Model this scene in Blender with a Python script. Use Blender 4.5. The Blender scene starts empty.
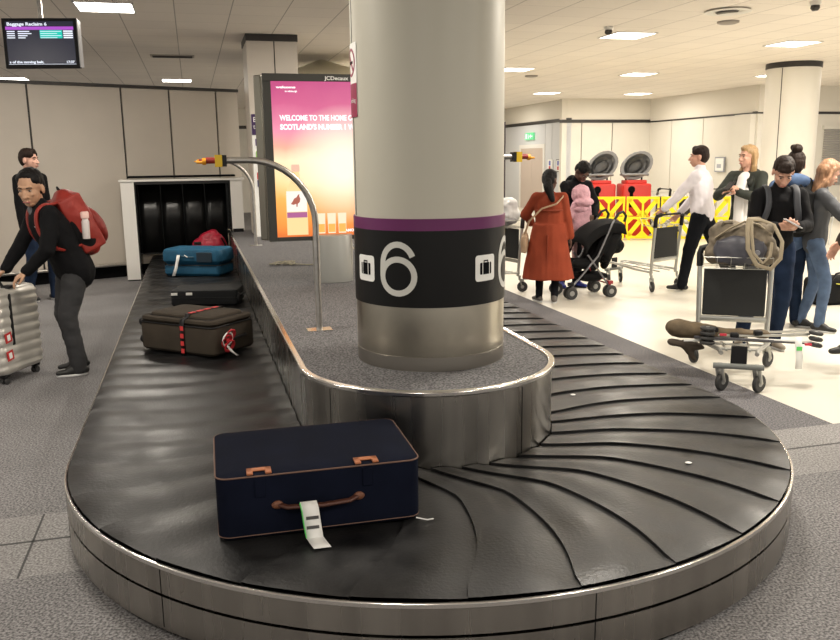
import bpy, bmesh, math, random
from math import sin, cos, pi, radians as rad, sqrt
from mathutils import Vector as V, Matrix, noise
random.seed(7)
scene = bpy.context.scene
COL = scene.collection

# ------------------------------------------------------------------ materials
def _nt(name):
    m = bpy.data.materials.new(name); m.use_nodes = True
    return m, m.node_tree, m.node_tree.nodes['Principled BSDF']
MATS = {}
def mat(name, col, rough=0.6, metal=0.0, var=0.0, vscale=20, bump=0.0, bscale=120, stretch=None,
        emit=None, estr=0.0, trans=0.0, alpha=1.0, spec=0.5, coat=0.0, col2=None, rvar=0.0):
    if name in MATS: return MATS[name]
    m, nt, b = _nt(name)
    c = (*col, 1)
    b.inputs['Base Color'].default_value = c
    b.inputs['Roughness'].default_value = rough
    b.inputs['Metallic'].default_value = metal
    b.inputs['Specular IOR Level'].default_value = spec
    b.inputs['Coat Weight'].default_value = coat
    b.inputs['Transmission Weight'].default_value = trans
    b.inputs['Alpha'].default_value = alpha
    if emit:
        b.inputs['Emission Color'].default_value = (*emit, 1); b.inputs['Emission Strength'].default_value = estr
    tc = nt.nodes.new('ShaderNodeTexCoord'); mp = nt.nodes.new('ShaderNodeMapping')
    nt.links.new(tc.outputs['Object'], mp.inputs['Vector'])
    if stretch: mp.inputs['Scale'].default_value = stretch
    if var > 0 or col2:
        nz = nt.nodes.new('ShaderNodeTexNoise'); nz.inputs['Scale'].default_value = vscale; nz.inputs['Detail'].default_value = 4
        nt.links.new(mp.outputs[0], nz.inputs['Vector'])
        cr = nt.nodes.new('ShaderNodeValToRGB')
        cr.color_ramp.elements[0].position = 0.32; cr.color_ramp.elements[1].position = 0.68
        d = tuple(max(0, x * (1 - var)) for x in col); e = tuple(min(1, x * (1 + var)) for x in col)
        if col2: d, e = col, col2
        cr.color_ramp.elements[0].color = (*d, 1); cr.color_ramp.elements[1].color = (*e, 1)
        nt.links.new(nz.outputs['Fac'], cr.inputs['Fac']); nt.links.new(cr.outputs['Color'], b.inputs['Base Color'])
        if rvar > 0:
            mr = nt.nodes.new('ShaderNodeMapRange'); mr.inputs[1].default_value = .3; mr.inputs[2].default_value = .7
            mr.inputs[3].default_value = rough - rvar; mr.inputs[4].default_value = rough + rvar
            nt.links.new(nz.outputs['Fac'], mr.inputs[0]); nt.links.new(mr.outputs[0], b.inputs['Roughness'])
    if bump > 0:
        n2 = nt.nodes.new('ShaderNodeTexNoise'); n2.inputs['Scale'].default_value = bscale; n2.inputs['Detail'].default_value = 3
        nt.links.new(mp.outputs[0], n2.inputs['Vector'])
        bp = nt.nodes.new('ShaderNodeBump'); bp.inputs['Strength'].default_value = bump; bp.inputs['Distance'].default_value = 0.01
        nt.links.new(n2.outputs['Fac'], bp.inputs['Height']); nt.links.new(bp.outputs[0], b.inputs['Normal'])
    MATS[name] = m
    return m

def carpet_mat(name, c1, c2, big=0.12):
    m, nt, b = _nt(name)
    b.inputs['Roughness'].default_value = 0.8; b.inputs['Specular IOR Level'].default_value = 0.25
    tc = nt.nodes.new('ShaderNodeTexCoord')
    n1 = nt.nodes.new('ShaderNodeTexNoise'); n1.inputs['Scale'].default_value = 95; n1.inputs['Detail'].default_value = 3
    n2 = nt.nodes.new('ShaderNodeTexNoise'); n2.inputs['Scale'].default_value = 1.3; n2.inputs['Detail'].default_value = 3
    for n in (n1, n2): nt.links.new(tc.outputs['Object'], n.inputs['Vector'])
    cr = nt.nodes.new('ShaderNodeValToRGB'); cr.color_ramp.elements[0].position = .38; cr.color_ramp.elements[1].position = .64
    cr.color_ramp.elements[0].color = (*c1, 1); cr.color_ramp.elements[1].color = (*c2, 1)
    nt.links.new(n1.outputs['Fac'], cr.inputs['Fac'])
    mr = nt.nodes.new('ShaderNodeMapRange'); mr.inputs[1].default_value = .3; mr.inputs[2].default_value = .7
    mr.inputs[3].default_value = 1 - big; mr.inputs[4].default_value = 1 + big
    nt.links.new(n2.outputs['Fac'], mr.inputs[0])
    mx = nt.nodes.new('ShaderNodeVectorMath'); mx.operation = 'SCALE'
    nt.links.new(cr.outputs['Color'], mx.inputs[0]); nt.links.new(mr.outputs[0], mx.inputs['Scale'])
    nt.links.new(mx.outputs[0], b.inputs['Base Color'])
    bp = nt.nodes.new('ShaderNodeBump'); bp.inputs['Strength'].default_value = .25; bp.inputs['Distance'].default_value = .004
    nt.links.new(n1.outputs['Fac'], bp.inputs['Height']); nt.links.new(bp.outputs[0], b.inputs['Normal'])
    MATS[name] = m; return m

def grid_mat(name, col, line, size, w, rough=.8, var=.03):
    """square tiles with thin joints, in the object's own XY"""
    m, nt, b = _nt(name)
    b.inputs['Roughness'].default_value = rough; b.inputs['Specular IOR Level'].default_value = .2
    tc = nt.nodes.new('ShaderNodeTexCoord'); sx = nt.nodes.new('ShaderNodeSeparateXYZ')
    nt.links.new(tc.outputs['Object'], sx.inputs[0])
    def mth(op, a, bb=None):
        n = nt.nodes.new('ShaderNodeMath'); n.operation = op
        for i, x in enumerate((a, bb)):
            if x is None: continue
            if isinstance(x, (int, float)): n.inputs[i].default_value = x
            else: nt.links.new(x, n.inputs[i])
        return n.outputs[0]
    outs = []
    for i, ww in ((0, w), (1, w * .45)):
        f = mth('FRACT', mth('DIVIDE', mth('ADD', sx.outputs[i], 60), size))
        outs.append(mth('LESS_THAN', f, ww / size))
    ln = mth('MAXIMUM', outs[0], outs[1])
    wn = nt.nodes.new('ShaderNodeTexWhiteNoise'); sn = nt.nodes.new('ShaderNodeVectorMath'); sn.operation = 'SNAP'
    sn.inputs[1].default_value = (size, size, 100); nt.links.new(tc.outputs['Object'], sn.inputs[0])
    nt.links.new(sn.outputs[0], wn.inputs['Vector'])
    mr = nt.nodes.new('ShaderNodeMapRange'); mr.inputs[3].default_value = 1 - var; mr.inputs[4].default_value = 1 + var
    nt.links.new(wn.outputs['Value'], mr.inputs[0])
    sc = nt.nodes.new('ShaderNodeVectorMath'); sc.operation = 'SCALE'; sc.inputs[0].default_value = col
    nt.links.new(mr.outputs[0], sc.inputs['Scale'])
    mx = nt.nodes.new('ShaderNodeMix'); mx.data_type = 'RGBA'
    nt.links.new(ln, mx.inputs['Factor']); nt.links.new(sc.outputs[0], mx.inputs[6]); mx.inputs[7].default_value = (*line, 1)
    nt.links.new(mx.outputs[2], b.inputs['Base Color'])
    MATS[name] = m; return m

# ------------------------------------------------------------------ mesh builder
class MB:
    def __init__(s): s.v = []; s.f = []; s.mi = []; s.sm = []; s.cur = 0; s.M = None; s.smooth = True
    def add(s, vs, fs, smooth=None):
        o = len(s.v)
        if s.M is not None: vs = [s.M @ V(p) for p in vs]
        s.v += [tuple(p) for p in vs]
        for f in fs:
            s.f.append(tuple(i + o for i in f)); s.mi.append(s.cur); s.sm.append(s.smooth if smooth is None else smooth)
        return s
    def box(s, c, d, R=None):
        x, y, z = d[0] / 2, d[1] / 2, d[2] / 2
        vs = [V((a * x, b * y, e * z)) for e in (-1, 1) for b in (-1, 1) for a in (-1, 1)]
        if R is not None: vs = [R @ p for p in vs]
        c = V(c); vs = [p + c for p in vs]
        return s.add(vs, [(0, 2, 3, 1), (4, 5, 7, 6), (0, 1, 5, 4), (2, 6, 7, 3), (0, 4, 6, 2), (1, 3, 7, 5)], False)
    def b2(s, x0, x1, y0, y1, z0, z1): return s.box(((x0 + x1) / 2, (y0 + y1) / 2, (z0 + z1) / 2), (x1 - x0, y1 - y0, z1 - z0))
    def tube(s, pts, r, n=8, closed=False, caps=True, flat=1.0):
        pts = [V(p) for p in pts]; N = len(pts)
        rs = r if isinstance(r, (list, tuple)) else [r] * N
        vs = []; fs = []; up = None
        for i, p in enumerate(pts):
            if closed: t = pts[(i + 1) % N] - pts[i - 1]
            else: t = pts[min(i + 1, N - 1)] - pts[max(i - 1, 0)]
            if t.length < 1e-9: t = V((0, 0, 1))
            t.normalize()
            if up is None:
                up = V((0, 0, 1)) if abs(t.z) < .9 else V((0, 1, 0))
            sd = t.cross(up); sd.normalize(); up = sd.cross(t); up.normalize()
            for k in range(n):
                a = 2 * pi * k / n
                vs.append(p + sd * (cos(a) * rs[i]) + up * (sin(a) * rs[i] * flat))
        M = N if closed else N - 1
        for i in range(M):
            for k in range(n):
                a = i * n + k; b = i * n + (k + 1) % n; c = ((i + 1) % N) * n + (k + 1) % n; d = ((i + 1) % N) * n + k
                fs.append((a, b, c, d))
        s.add(vs, fs)
        if caps and not closed:
            s.add(vs[:n], [tuple(range(n - 1, -1, -1))], False); s.add(vs[-n:], [tuple(range(n))], False)
        return s
    def lathe(s, prof, c=(0, 0, 0), n=24, R=None, a0=0, a1=2 * pi, sc=(1, 1)):
        full = abs(a1 - a0 - 2 * pi) < 1e-6; m = n if full else n + 1
        vs = []; fs = []; c = V(c)
        for r, z in prof:
            for k in range(m):
                a = a0 + (a1 - a0) * k / n
                p = V((r * cos(a) * sc[0], r * sin(a) * sc[1], z))
                vs.append((R @ p if R is not None else p) + c)
        for i in range(len(prof) - 1):
            for k in range(m if full else n):
                k2 = (k + 1) % m
                fs.append((i * m + k, i * m + k2, (i + 1) * m + k2, (i + 1) * m + k))
        return s.add(vs, fs)
    def cyl(s, p0, p1, r, n=12, r1=None): return s.tube([p0, p1], [r, r if r1 is None else r1], n)
    def ell(s, c, rr, R=None, n=14, m=9):
        c = V(c); vs = []; fs = []
        for i in range(m + 1):
            t = pi * i / m
            for k in range(n):
                a = 2 * pi * k / n
                p = V((sin(t) * cos(a) * rr[0], sin(t) * sin(a) * rr[1], -cos(t) * rr[2]))
                vs.append((R @ p if R is not None else p) + c)
        # merge poles
        vs2 = [vs[0]] + vs[n:-n] + [vs[-1]]; L = len(vs2) - 1
        for k in range(n): fs.append((0, 1 + (k + 1) % n, 1 + k))
        for i in range(m - 2):
            for k in range(n):
                a = 1 + i * n + k; b = 1 + i * n + (k + 1) % n
                fs.append((a, b, b + n, a + n))
        o = 1 + (m - 2) * n
        for k in range(n): fs.append((o + k, o + (k + 1) % n, L))
        return s.add(vs2, fs)
    def cap(s, p0, r0, p1, r1, fl=1.0, fd=None, n=14):
        """tapered capsule, closed; fl squeezes it along direction fd"""
        p0 = V(p0); p1 = V(p1); t = p1 - p0; L = t.length
        if L < 1e-6: t = V((0, 0, 1)); L = 1e-6
        t = t / L
        f = V(fd) if fd is not None else (V((0, 1, 0)) if abs(t.y) < .9 else V((1, 0, 0)))
        f = (f - t * f.dot(t)); f.normalize(); g = t.cross(f)
        rings = []
        for i in range(1, 5): a = pi / 2 * i / 4; rings.append((-r0 * cos(a), r0 * sin(a)))
        rings2 = [(L + r1 * sin(a), r1 * cos(a)) for a in [pi / 2 * i / 4 for i in range(0, 4)]]
        prof = rings + rings2
        vs = [p0 - t * r0]; fs = []
        for z, r in prof:
            for k in range(n):
                a = 2 * pi * k / n
                vs.append(p0 + t * z + f * (cos(a) * r * fl) + g * (sin(a) * r))
        vs.append(p1 + t * r1)
        for k in range(n): fs.append((0, 1 + (k + 1) % n, 1 + k))
        for i in range(len(prof) - 1):
            for k in range(n):
                a = 1 + i * n + k; b = 1 + i * n + (k + 1) % n
                fs.append((a, b, b + n, a + n))
        o = 1 + (len(prof) - 1) * n
        for k in range(n): fs.append((o + k, o + (k + 1) % n, len(vs) - 1))
        return s.add(vs, fs)
    def prism(s, pts, y0, y1):
        """outline in XZ, extruded along Y"""
        n = len(pts); vs = [(x, y0, z) for x, z in pts] + [(x, y1, z) for x, z in pts]
        fs = [tuple(range(n)), tuple(range(2 * n - 1, n - 1, -1))] + [(i, i + n, (i + 1) % n + n, (i + 1) % n) for i in range(n)]
        return s.add(vs, fs, False)
    def prismz(s, pts, z0, z1):
        n = len(pts); vs = [(x, y, z0) for x, y in pts] + [(x, y, z1) for x, y in pts]
        fs = [tuple(range(n - 1, -1, -1)), tuple(range(n, 2 * n))] + [(i, (i + 1) % n, (i + 1) % n + n, i + n) for i in range(n)]
        return s.add(vs, fs, False)
    def sheet(s, rows, thick=0.0):
        """grid of points rows[i][j] -> surface, optionally given thickness"""
        m = len(rows); n = len(rows[0]); vs = [V(p) for r in rows for p in r]
        fs = [(i * n + j, i * n + j + 1, (i + 1) * n + j + 1, (i + 1) * n + j) for i in range(m - 1) for j in range(n - 1)]
        return s.add(vs, fs)
    def build(s, name, mats, parent=None, bevel=0.0, seg=2, solid=0.0, recalc=True, sub=0, angle=35):
        me = bpy.data.meshes.new(name); me.from_pydata(s.v, [], s.f); me.update()
        if not isinstance(mats, (list, tuple)): mats = [mats]
        for m in mats: me.materials.append(m)
        me.polygons.foreach_set('material_index', s.mi); me.polygons.foreach_set('use_smooth', [True] * len(s.f))
        if recalc:
            bm = bmesh.new(); bm.from_mesh(me); bmesh.ops.recalc_face_normals(bm, faces=bm.faces); bm.to_mesh(me); bm.free()
        me.set_sharp_from_angle(angle=rad(angle))
        o = bpy.data.objects.new(name, me); COL.objects.link(o)
        if parent is not None: o.parent = parent
        if solid: md = o.modifiers.new('t', 'SOLIDIFY'); md.thickness = solid; md.offset = 0
        if bevel > 0:
            md = o.modifiers.new('b', 'BEVEL'); md.width = bevel; md.segments = seg; md.limit_method = 'ANGLE'; md.angle_limit = rad(40)
        if sub: md = o.modifiers.new('s', 'SUBSURF'); md.levels = sub; md.render_levels = sub
        return o

def tag(o, label=None, cat=None, group=None, kind=None):
    if label: o['label'] = label
    if cat: o['category'] = cat
    if group: o['group'] = group
    if kind: o['kind'] = kind
    return o
def thing(name, label, cat, loc=(0, 0, 0), rz=0.0, group=None):
    o = bpy.data.objects.new(name, None); COL.objects.link(o); o.empty_display_size = .1
    o.location = loc; o.rotation_euler = (0, 0, rz)
    return tag(o, label, cat, group)
def copy_tree(o, parent=None):
    c = o.copy(); COL.objects.link(c); c.parent = parent
    for ch in list(o.children): copy_tree(ch, c)
    return c
def struct(o): o['kind'] = 'structure'; return o

DG = None
def bake(o):
    """evaluate modifiers, return mesh"""
    bpy.context.view_layer.update()
    dg = bpy.context.evaluated_depsgraph_get()
    return bpy.data.meshes.new_from_object(o.evaluated_get(dg))
def blob(name, mb, m, parent, vox=.01, smooth=4, wrinkle=0.0, wfreq=(9, 9, 9), seed=0, fac=.5):
    """fuse the closed shapes of a builder into one continuous skin"""
    o = mb.build('tmp', m, None, recalc=False)
    r = o.modifiers.new('r', 'REMESH'); r.mode = 'VOXEL'; r.voxel_size = vox; r.use_smooth_shade = True
    if smooth: q = o.modifiers.new('q', 'SMOOTH'); q.factor = fac; q.iterations = smooth
    me = bake(o); me.name = name
    old = o.data; bpy.data.objects.remove(o); bpy.data.meshes.remove(old)
    if wrinkle > 0:
        off = V((seed * 3.1, seed * 1.7, seed * .9))
        ns = [v.normal.copy() for v in me.vertices]
        for v, nn in zip(me.vertices, ns):
            p = V((v.co.x * wfreq[0], v.co.y * wfreq[1], v.co.z * wfreq[2])) + off
            d = noise.noise(p) + .5 * noise.noise(p * 2.1)
            v.co += nn * (d * wrinkle)
    me.materials.clear(); me.materials.append(m)
    for p in me.polygons: p.use_smooth = True
    ob = bpy.data.objects.new(name, me); COL.objects.link(ob); ob.parent = parent
    return ob

def text_mesh(txt, size, depth=0.0, bold=0.0, align='LEFT', space=1.0):
    cu = bpy.data.curves.new('t', 'FONT'); cu.body = txt; cu.size = size; cu.extrude = depth; cu.offset = bold
    cu.align_x = align; cu.space_character = space; cu.resolution_u = 4
    o = bpy.data.objects.new('t', cu); COL.objects.link(o)
    me = bake(o); bpy.data.objects.remove(o); bpy.data.curves.remove(cu)
    return me
def text(name, txt, size, m, parent, loc, rot=(pi / 2, 0, 0), depth=.0005, bold=0.0, align='LEFT', width=None, space=1.0):
    me = text_mesh(txt, size, depth, bold, align, space); me.materials.clear(); me.materials.append(m)
    o = bpy.data.objects.new(name, me); COL.objects.link(o); o.parent = parent; o.location = loc; o.rotation_euler = rot
    if width:
        xs = [v.co.x for v in me.vertices]; w = max(xs) - min(xs); o.scale = (width / w, 1, 1)
    return o

# ------------------------------------------------------------------ the carousel's own frame: u across, v away
TH = -0.2645; C0 = V((0.0308, 4.1725, 0))
NV = V((cos(TH), -sin(TH), 0)); AV = V((sin(TH), cos(TH), 0)); RZ = -TH
def W(u, v, z=0.0): return C0 + NV * u + AV * v + V((0, 0, z))

# ------------------------------------------------------------------ palette
M_steel = mat('brushed_steel', (.36, .34, .31), .27, 1, var=.14, vscale=9, stretch=(1, 1, .04), rvar=.05)
M_steelh = mat('satin_steel', (.5, .48, .45), .33, 1, var=.12, vscale=30)
M_chrome = mat('polished_steel', (.72, .7, .67), .2, 1)
M_rubber = mat('belt_rubber', (.010, .010, .0105), .40, 0, var=.5, vscale=5, bump=.12, bscale=70, rvar=.1, spec=.4)
M_black = mat('black_plastic', (.007, .007, .008), .5, spec=.3)
M_blackm = mat('matt_black', (.004, .004, .005), .9, spec=.1)
M_dark = mat('dark_trim', (.03, .026, .024), .5)
M_white = mat('white_paint', (.75, .73, .69), .5)
M_cream = mat('cream_panel', (.72, .69, .62), .42, var=.02, vscale=2)
M_lpanel = mat('beige_panel', (.52, .47, .41), .5, var=.03, vscale=2)
M_upper = mat('upper_wall_paint', (.72, .68, .6), .8)
M_carpet = carpet_mat('grey_carpet', (.082, .08, .083), (.30, .292, .295))
M_carpetL = carpet_mat('light_grey_carpet', (.15, .146, .146), (.35, .34, .335))
M_carpetD = carpet_mat('border_carpet', (.065, .063, .07), (.21, .203, .21))
M_deck = carpet_mat('deck_carpet', (.048, .047, .05), (.20, .195, .20), .05)
M_vinyl = mat('cream_vinyl', (.66, .63, .55), .35, spec=.35)
M_ceil = grid_mat('ceiling_tiles', (.84, .78, .71), (.45, .41, .37), .6, .012)
M_lamp = mat('lamp_diffuser', (1, 1, 1), .5, emit=(1, .95, .86), estr=9)
M_red = mat('red_plastic', (.55, .02, .012), .4)
M_yellow = mat('yellow_plastic', (.9, .74, .01), .4)

# ------------------------------------------------------------------ setting: floor
def slab(name, quads_uv, m, z0, z1, kind='structure'):
    b = MB()
    for q in quads_uv:
        b.prismz([(W(*p).x, W(*p).y) for p in q], z0, z1)
    o = b.build(name, m); o['kind'] = kind; return o
def rect(u0, u1, v0, v1): return [(u0, v0), (u1, v0), (u1, v1), (u0, v1)]
slab('floor', [rect(-9, 2.1, .08, 24), rect(-9, 14, -8, -.57)], M_carpet, -.05, 0)
slab('floor', [rect(-9, 14, -.57, .08)], M_carpetL, -.05, 0)
slab('floor', [rect(2.1, 2.68, .08, 24)], M_carpetD, -.05, 0)
slab('floor', [rect(2.68, 20, .08, 24)], M_vinyl, -.05, 0)
slab('trim_1', [rect(-9, 14, -.23, -.215), rect(-1.925, -1.915, -.57, .08), rect(2.08, 2.088, .08, 9)], mat('floor_joint', (.05, .05, .05), .8), 0, .001)
# ceiling
cb = MB(); cb.b2(-14, 22, -9, 26, 0, .05); ceil = cb.build('ceiling', M_ceil); struct(ceil)
ceil.location = C0 + V((0, 0, 3.3)); ceil.rotation_euler = (0, 0, RZ)
# walls
def wall_run(name, p0, p1, z0, z1, t, m, seams=(), trimz=None, upper=None):
    """vertical wall from p0 to p1 (u,v); seams = fractions; returns object"""
    a = W(*p0); b_ = W(*p1); d = b_ - a; L = d.length; d.normalize(); nrm = V((d.y, -d.x, 0))
    # front face towards the camera side
    mid = (a + b_) / 2
    if nrm.dot(V((0, 0, 0)) - mid) < 0: nrm = -nrm
    M = Matrix.Translation(a) @ Matrix(((d.x, -nrm.x, 0, 0), (d.y, -nrm.y, 0, 0), (0, 0, 1, 0), (0, 0, 0, 1)))
    b = MB(); b.M = M
    edges = [0] + sorted(s * L for s in seams) + [L]; g = .014
    b.cur = 0
    for x0, x1 in zip(edges[:-1], edges[1:]):
        b.b2(x0 + (g if x0 > 0 else 0), x1 - (g if x1 < L else 0), 0, t, z0, z1)
    b.cur = 1
    b.b2(.001, L - .001, .03, t - .001, z0 + .01, z1 - .01)
    if trimz: b.b2(-.01, L + .01, -.02, t, z1, z1 + trimz)
    b.cur = 2
    if upper: b.b2(-.01, L + .01, 0.0, t, z1 + (trimz or 0), upper)
    o = b.build(name, [m, M_dark, M_upper]); struct(o); return o, M
# left partition (stops short of the ceiling)
d = V((-.36 + 3.48, 9.56 - 8.26, 0))
def lw(s): return (-3.48 + d.x * s, 8.26 + d.y * s)
def fr(s, a=-1.6, b=1.0): return (s - a) / (b - a)
wl, Ml = wall_run('wall_left', lw(-1.6), lw(1.0), .17, 2.72, .12, M_lpanel, [fr(-.75), fr(.092), fr(.463), fr(.673), fr(.893)], .045)
b = MB(); b.M = Ml; L = 2.6 * 3.38
b.b2(0, L, .05, .11, 0, .17); o = b.build('baseboard_left', M_blackm); struct(o)
b = MB(); b.M = Ml; b.cyl((0, -.06, .2), (L * .79, -.06, .2), .022)
for x in (1, 2.6, 4.2, 5.4, 6.9): b.b2(x - .03, x + .03, -.07, .03, 0, .22)
tag(b.build('bumper_rail', M_steelh), 'low steel bumper rail along the foot of the beige panelled partition', 'rail')
# right-hand walls
wall_run('wall_side', (9.45, 18.45), (9.45, 23.5), 0, 2.66, .15, mat('bluegrey_panel', (.60, .61, .63), .45), [.2, .3], .1, 3.3)
wall_run('wall_back', (9.3, 18.45), (12.3, 18.45), 0, 2.62, .15, M_cream, [.21, .54], .09, 3.3)
wall_run('wall_right', (12.15, 18.45), (12.15, 13.5), 0, 2.62, .15, M_cream, [.24, .55, .86], .04, 3.3)
wall_run('wall_niche', (12.15, 13.55), (19, 13.9), 0, 2.62, .15, M_cream, [.2, .5], .06, 3.3)
wall_run('wall_far', (-9, 23.5), (9.45, 23.5), 0, 2.66, .15, M_cream, [.2, .4, .6, .8], .1, 3.3)
b = MB(); b.prismz([(W(*p).x, W(*p).y) for p in ((7.3, 18.6), (7.62, 18.6), (7.62, 18.9), (7.3, 18.9))], 0, 2.66)
o = b.build('trim_2', mat('aubergine_frame', (.035, .02, .03), .4)); struct(o)
b = MB(); b.prismz([(W(*p).x, W(*p).y) for p in ((12.0, 13.58), (12.15, 13.58), (12.15, 14.2), (12.0, 14.2))], 0, 2.62)
o = b.build('trim_3', M_cream); struct(o)
# lift door on the side wall
def onwall_u(u, v, z): return W(u, v, z)
lift = bpy.data.objects.new('door_1', None); COL.objects.link(lift); lift.location = W(9.45, 21, 0); lift.rotation_euler = (0, 0, RZ - pi / 2); struct(lift)
# local: +x runs towards the camera along the wall (-v), -y out of the wall into the hall (-u)
b = MB(); b.b2(-1.0, 1.05, -.03, .02, 1.93, 2.05); b.b2(-1.0, -.88, -.03, .02, 0, 1.93); b.b2(.93, 1.05, -.03, .02, 0, 1.93)
b.build('door_frame', M_white, lift)
for x0, x1 in ((-.88, .02), (.03, .93)):
    b = MB(); b.b2(x0, x1, -.015, .015, 0, 1.93); b.build('door_leaf', mat('lift_door', (.55, .46, .40), .4, .1), lift)
# roller shutter on the niche wall
sh = bpy.data.objects.new('door_2', None); COL.objects.link(sh); sh.location = W(14.2, 13.66, 0); sh.rotation_euler = (0, 0, RZ + .05); struct(sh)
b = MB(); z = .86
while z < 2.26: b.lathe([(.012, -0.0), (.03, .02), (.012, .055)], (0, 0, 0), 4) if False else b.b2(0, .72, -.05, -.02, z, z + .048); z += .056
b.build('shutter_curtain', mat('shutter_grey', (.42, .4, .37), .45, .3), sh, bevel=.012)
b = MB(); b.b2(-.06, .8, -.06, 0, 2.26, 2.34); b.b2(.72, .8, -.06, 0, 0, 2.26); b.b2(-.06, .8, -.03, 0, 0, .86); b.build('shutter_frame', M_cream, sh)

# ------------------------------------------------------------------ ceiling lights
def ceiling_light(u, v, label, power=34, e=1):
    t = thing('ceiling_light', label, 'ceiling light', W(u, v, 3.3), RZ, 'square recessed ceiling lights')
    b = MB(); w = .3
    b.b2(-w, w, -w, -w + .02, -.012, -.001); b.b2(-w, w, w - .02, w, -.012, -.001); b.b2(-w, -w + .02, -w, w, -.012, -.001); b.b2(w - .02, w, -w, w, -.012, -.001)
    b.build('frame', M_white, t)
    b = MB(); b.b2(-w + .02, w - .02, -w + .02, w - .02, -.008, -.002); b.build('diffuser', M_lamp, t)
    ld = bpy.data.lights.new('lamp', 'AREA'); ld.shape = 'SQUARE'; ld.size = .54; ld.energy = power; ld.color = (1, .92, .80)
    lo = bpy.data.objects.new('lamp', ld); COL.objects.link(lo); lo.location = (0, 0, -.014); lo.parent = t
LIGHTS = [
 (4.78, 6.65, 'square ceiling light nearest the right of the central column, brightest of the right side'),
 (7.75, 7.0, 'square ceiling light up and left of the top of the round pale column'),
 (7.8, 11.6, 'square ceiling light behind the largest one, above the yellow barrier'),
 (4.9, 11.1, 'square ceiling light half hidden behind the right edge of the central column'),
 (7.95, 16.5, 'small far ceiling light just above the corner of the blue-grey wall'),
 (10.9, 11.4, 'square ceiling light left of the round pale column, close to the right wall'),
 (10.6, 16.5, 'small far ceiling light above the cream back wall corner'),
 (-1.9, 5.75, 'large square ceiling light at the top left, right of the information screen'),
 (-1.3, 14.1, 'thin far ceiling light showing just above the beige partition'),
 (-4.4, 14.1, 'far ceiling light below the information screen, above the partition'),
]
for u, v, l in LIGHTS: ceiling_light(u, v, l, 60 if u < 0 else 58)
HID = [(1.6, 6.3), (2.7, 11.2), (-1.9, .6), (1.6, .6), (4.8, 1.8), (7.8, 2.0), (10.8, 6.5), (-1.9, -4.5), (1.6, -4.5), (4.8, -4), (-5.2, .6), (-5.2, 5.7), (13, 10.5), (10.8, 2), (7.9, 21), (5, 20.5)]  # unseen lights; the last two are added to brighten the blue-grey side wall
for u, v in HID:
    ceiling_light(u, v, 'square recessed ceiling light placed out of view to light the hall', 58 if u < 4 else (150 if v < 3 else 52))  # near right ones are boosted to brighten the carpet there

# ceiling fittings
t = thing('ceiling_vent', 'round ceiling air diffuser with a dark opening, top right', 'vent', W(4.95, 4.65, 3.3), RZ)
b = MB(); b.lathe([(.03, -.005), (.24, -.006), (.26, -.02), (.22, -.03), (.15, -.012)], n=32); b.build('rim', M_white, t)
b = MB(); b.lathe([(0, -.03), (.12, -.035), (.14, -.02), (.1, -.008)], n=24, a0=2.2, a1=5.2); b.build('grille', M_dark, t)
t = tag(MB().lathe([(0, -.03), (.1, -.03), (.13, -.02), (.135, -.001)], n=24).build('ceiling_speaker', mat('speaker_grille', (.3, .27, .24), .7)), 'flat round ceiling speaker disc beside the air diffuser', 'speaker'); t.location = W(5.45, 5.35, 3.3)
t = tag(MB().lathe([(0, -.03), (.1, -.03), (.13, -.02), (.135, -.001)], n=24).build('ceiling_speaker', mat('speaker_grille', (.3, .27, .24), .7)), 'flat round ceiling speaker disc right of the central column', 'speaker'); t.location = W(5.7, 12.2, 3.3)
t = thing('smoke_detector', 'small round smoke detector on the ceiling left of the brightest light', 'detector', W(4.15, 6.0, 3.3), 0)
MB().lathe([(.06, -.001), (.06, -.03), (.04, -.045), (0, -.045)], n=18).build('base', M_white, t); MB().lathe([(.045, -.045), (.05, -.075), (.03, -.1), (0, -.1)], n=18).build('sensor_head', M_dark, t)
t = thing('smoke_detector', 'small detector on the ceiling at the very top right', 'detector', W(5.55, 3.95, 3.3), 0)
MB().lathe([(.06, -.001), (.06, -.03), (.04, -.045), (0, -.045)], n=18).build('base', M_white, t); MB().lathe([(.045, -.045), (.05, -.075), (.03, -.1), (0, -.1)], n=18).build('sensor_head', M_dark, t)
t = thing('ceiling_grille', 'narrow ceiling grille above the beige partition', 'vent', W(-1.3, 9.95, 3.3), RZ)
b = MB(); b.b2(-.33, .33, -.15, .15, -.015, -.001); b.build('frame', mat('grille_paint', (.42, .38, .33), .6), t)
b = MB(); [b.b2(-.3, .3, -.1 + i * .05, -.08 + i * .05, -.022, -.014) for i in range(5)]; b.build('slats', M_dark, t)

# ------------------------------------------------------------------ carousel
R0, RI, RO, PITCH, RREF, ZB = 1.777, .655, 1.762, .28, 1.28, .295
LL, LR = 8.85, 7.6
def path(s, r):
    if s >= 0: return V((r, s, 0))
    a = s / RREF
    if a > -pi: return V((r * cos(a), r * sin(a), 0))
    return V((-r, -(s + pi * RREF), 0))
def delta(r, s=0.0):
    d = .09 * sin(pi * min(1, max(0, (1.72 - r) / 1.1)))
    a = math.degrees(s / RREF); q = min(1, max(0, (-18 - a) / 40)) * min(1, max(0, (a + 175) / 35))
    if r < 1.0: d -= (.03 + .25 * q) * ((1.0 - r) / .3) ** 1.6
    return d
car = thing('baggage_carousel', 'oval baggage carousel with black overlapping rubber belt and brushed steel skirt', 'baggage carousel', C0, RZ)
b = MB(); rs = [RI + (RO - RI) * i / 18 for i in range(19)]; ts = [0, .04, .12, .25, .4, .55, .7, .82, .92, 1]
k0 = int(-(pi * RREF + LL) / PITCH); k1 = int(LR / PITCH) + 7
smin = -(pi * RREF + LL); smax = LR
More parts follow.
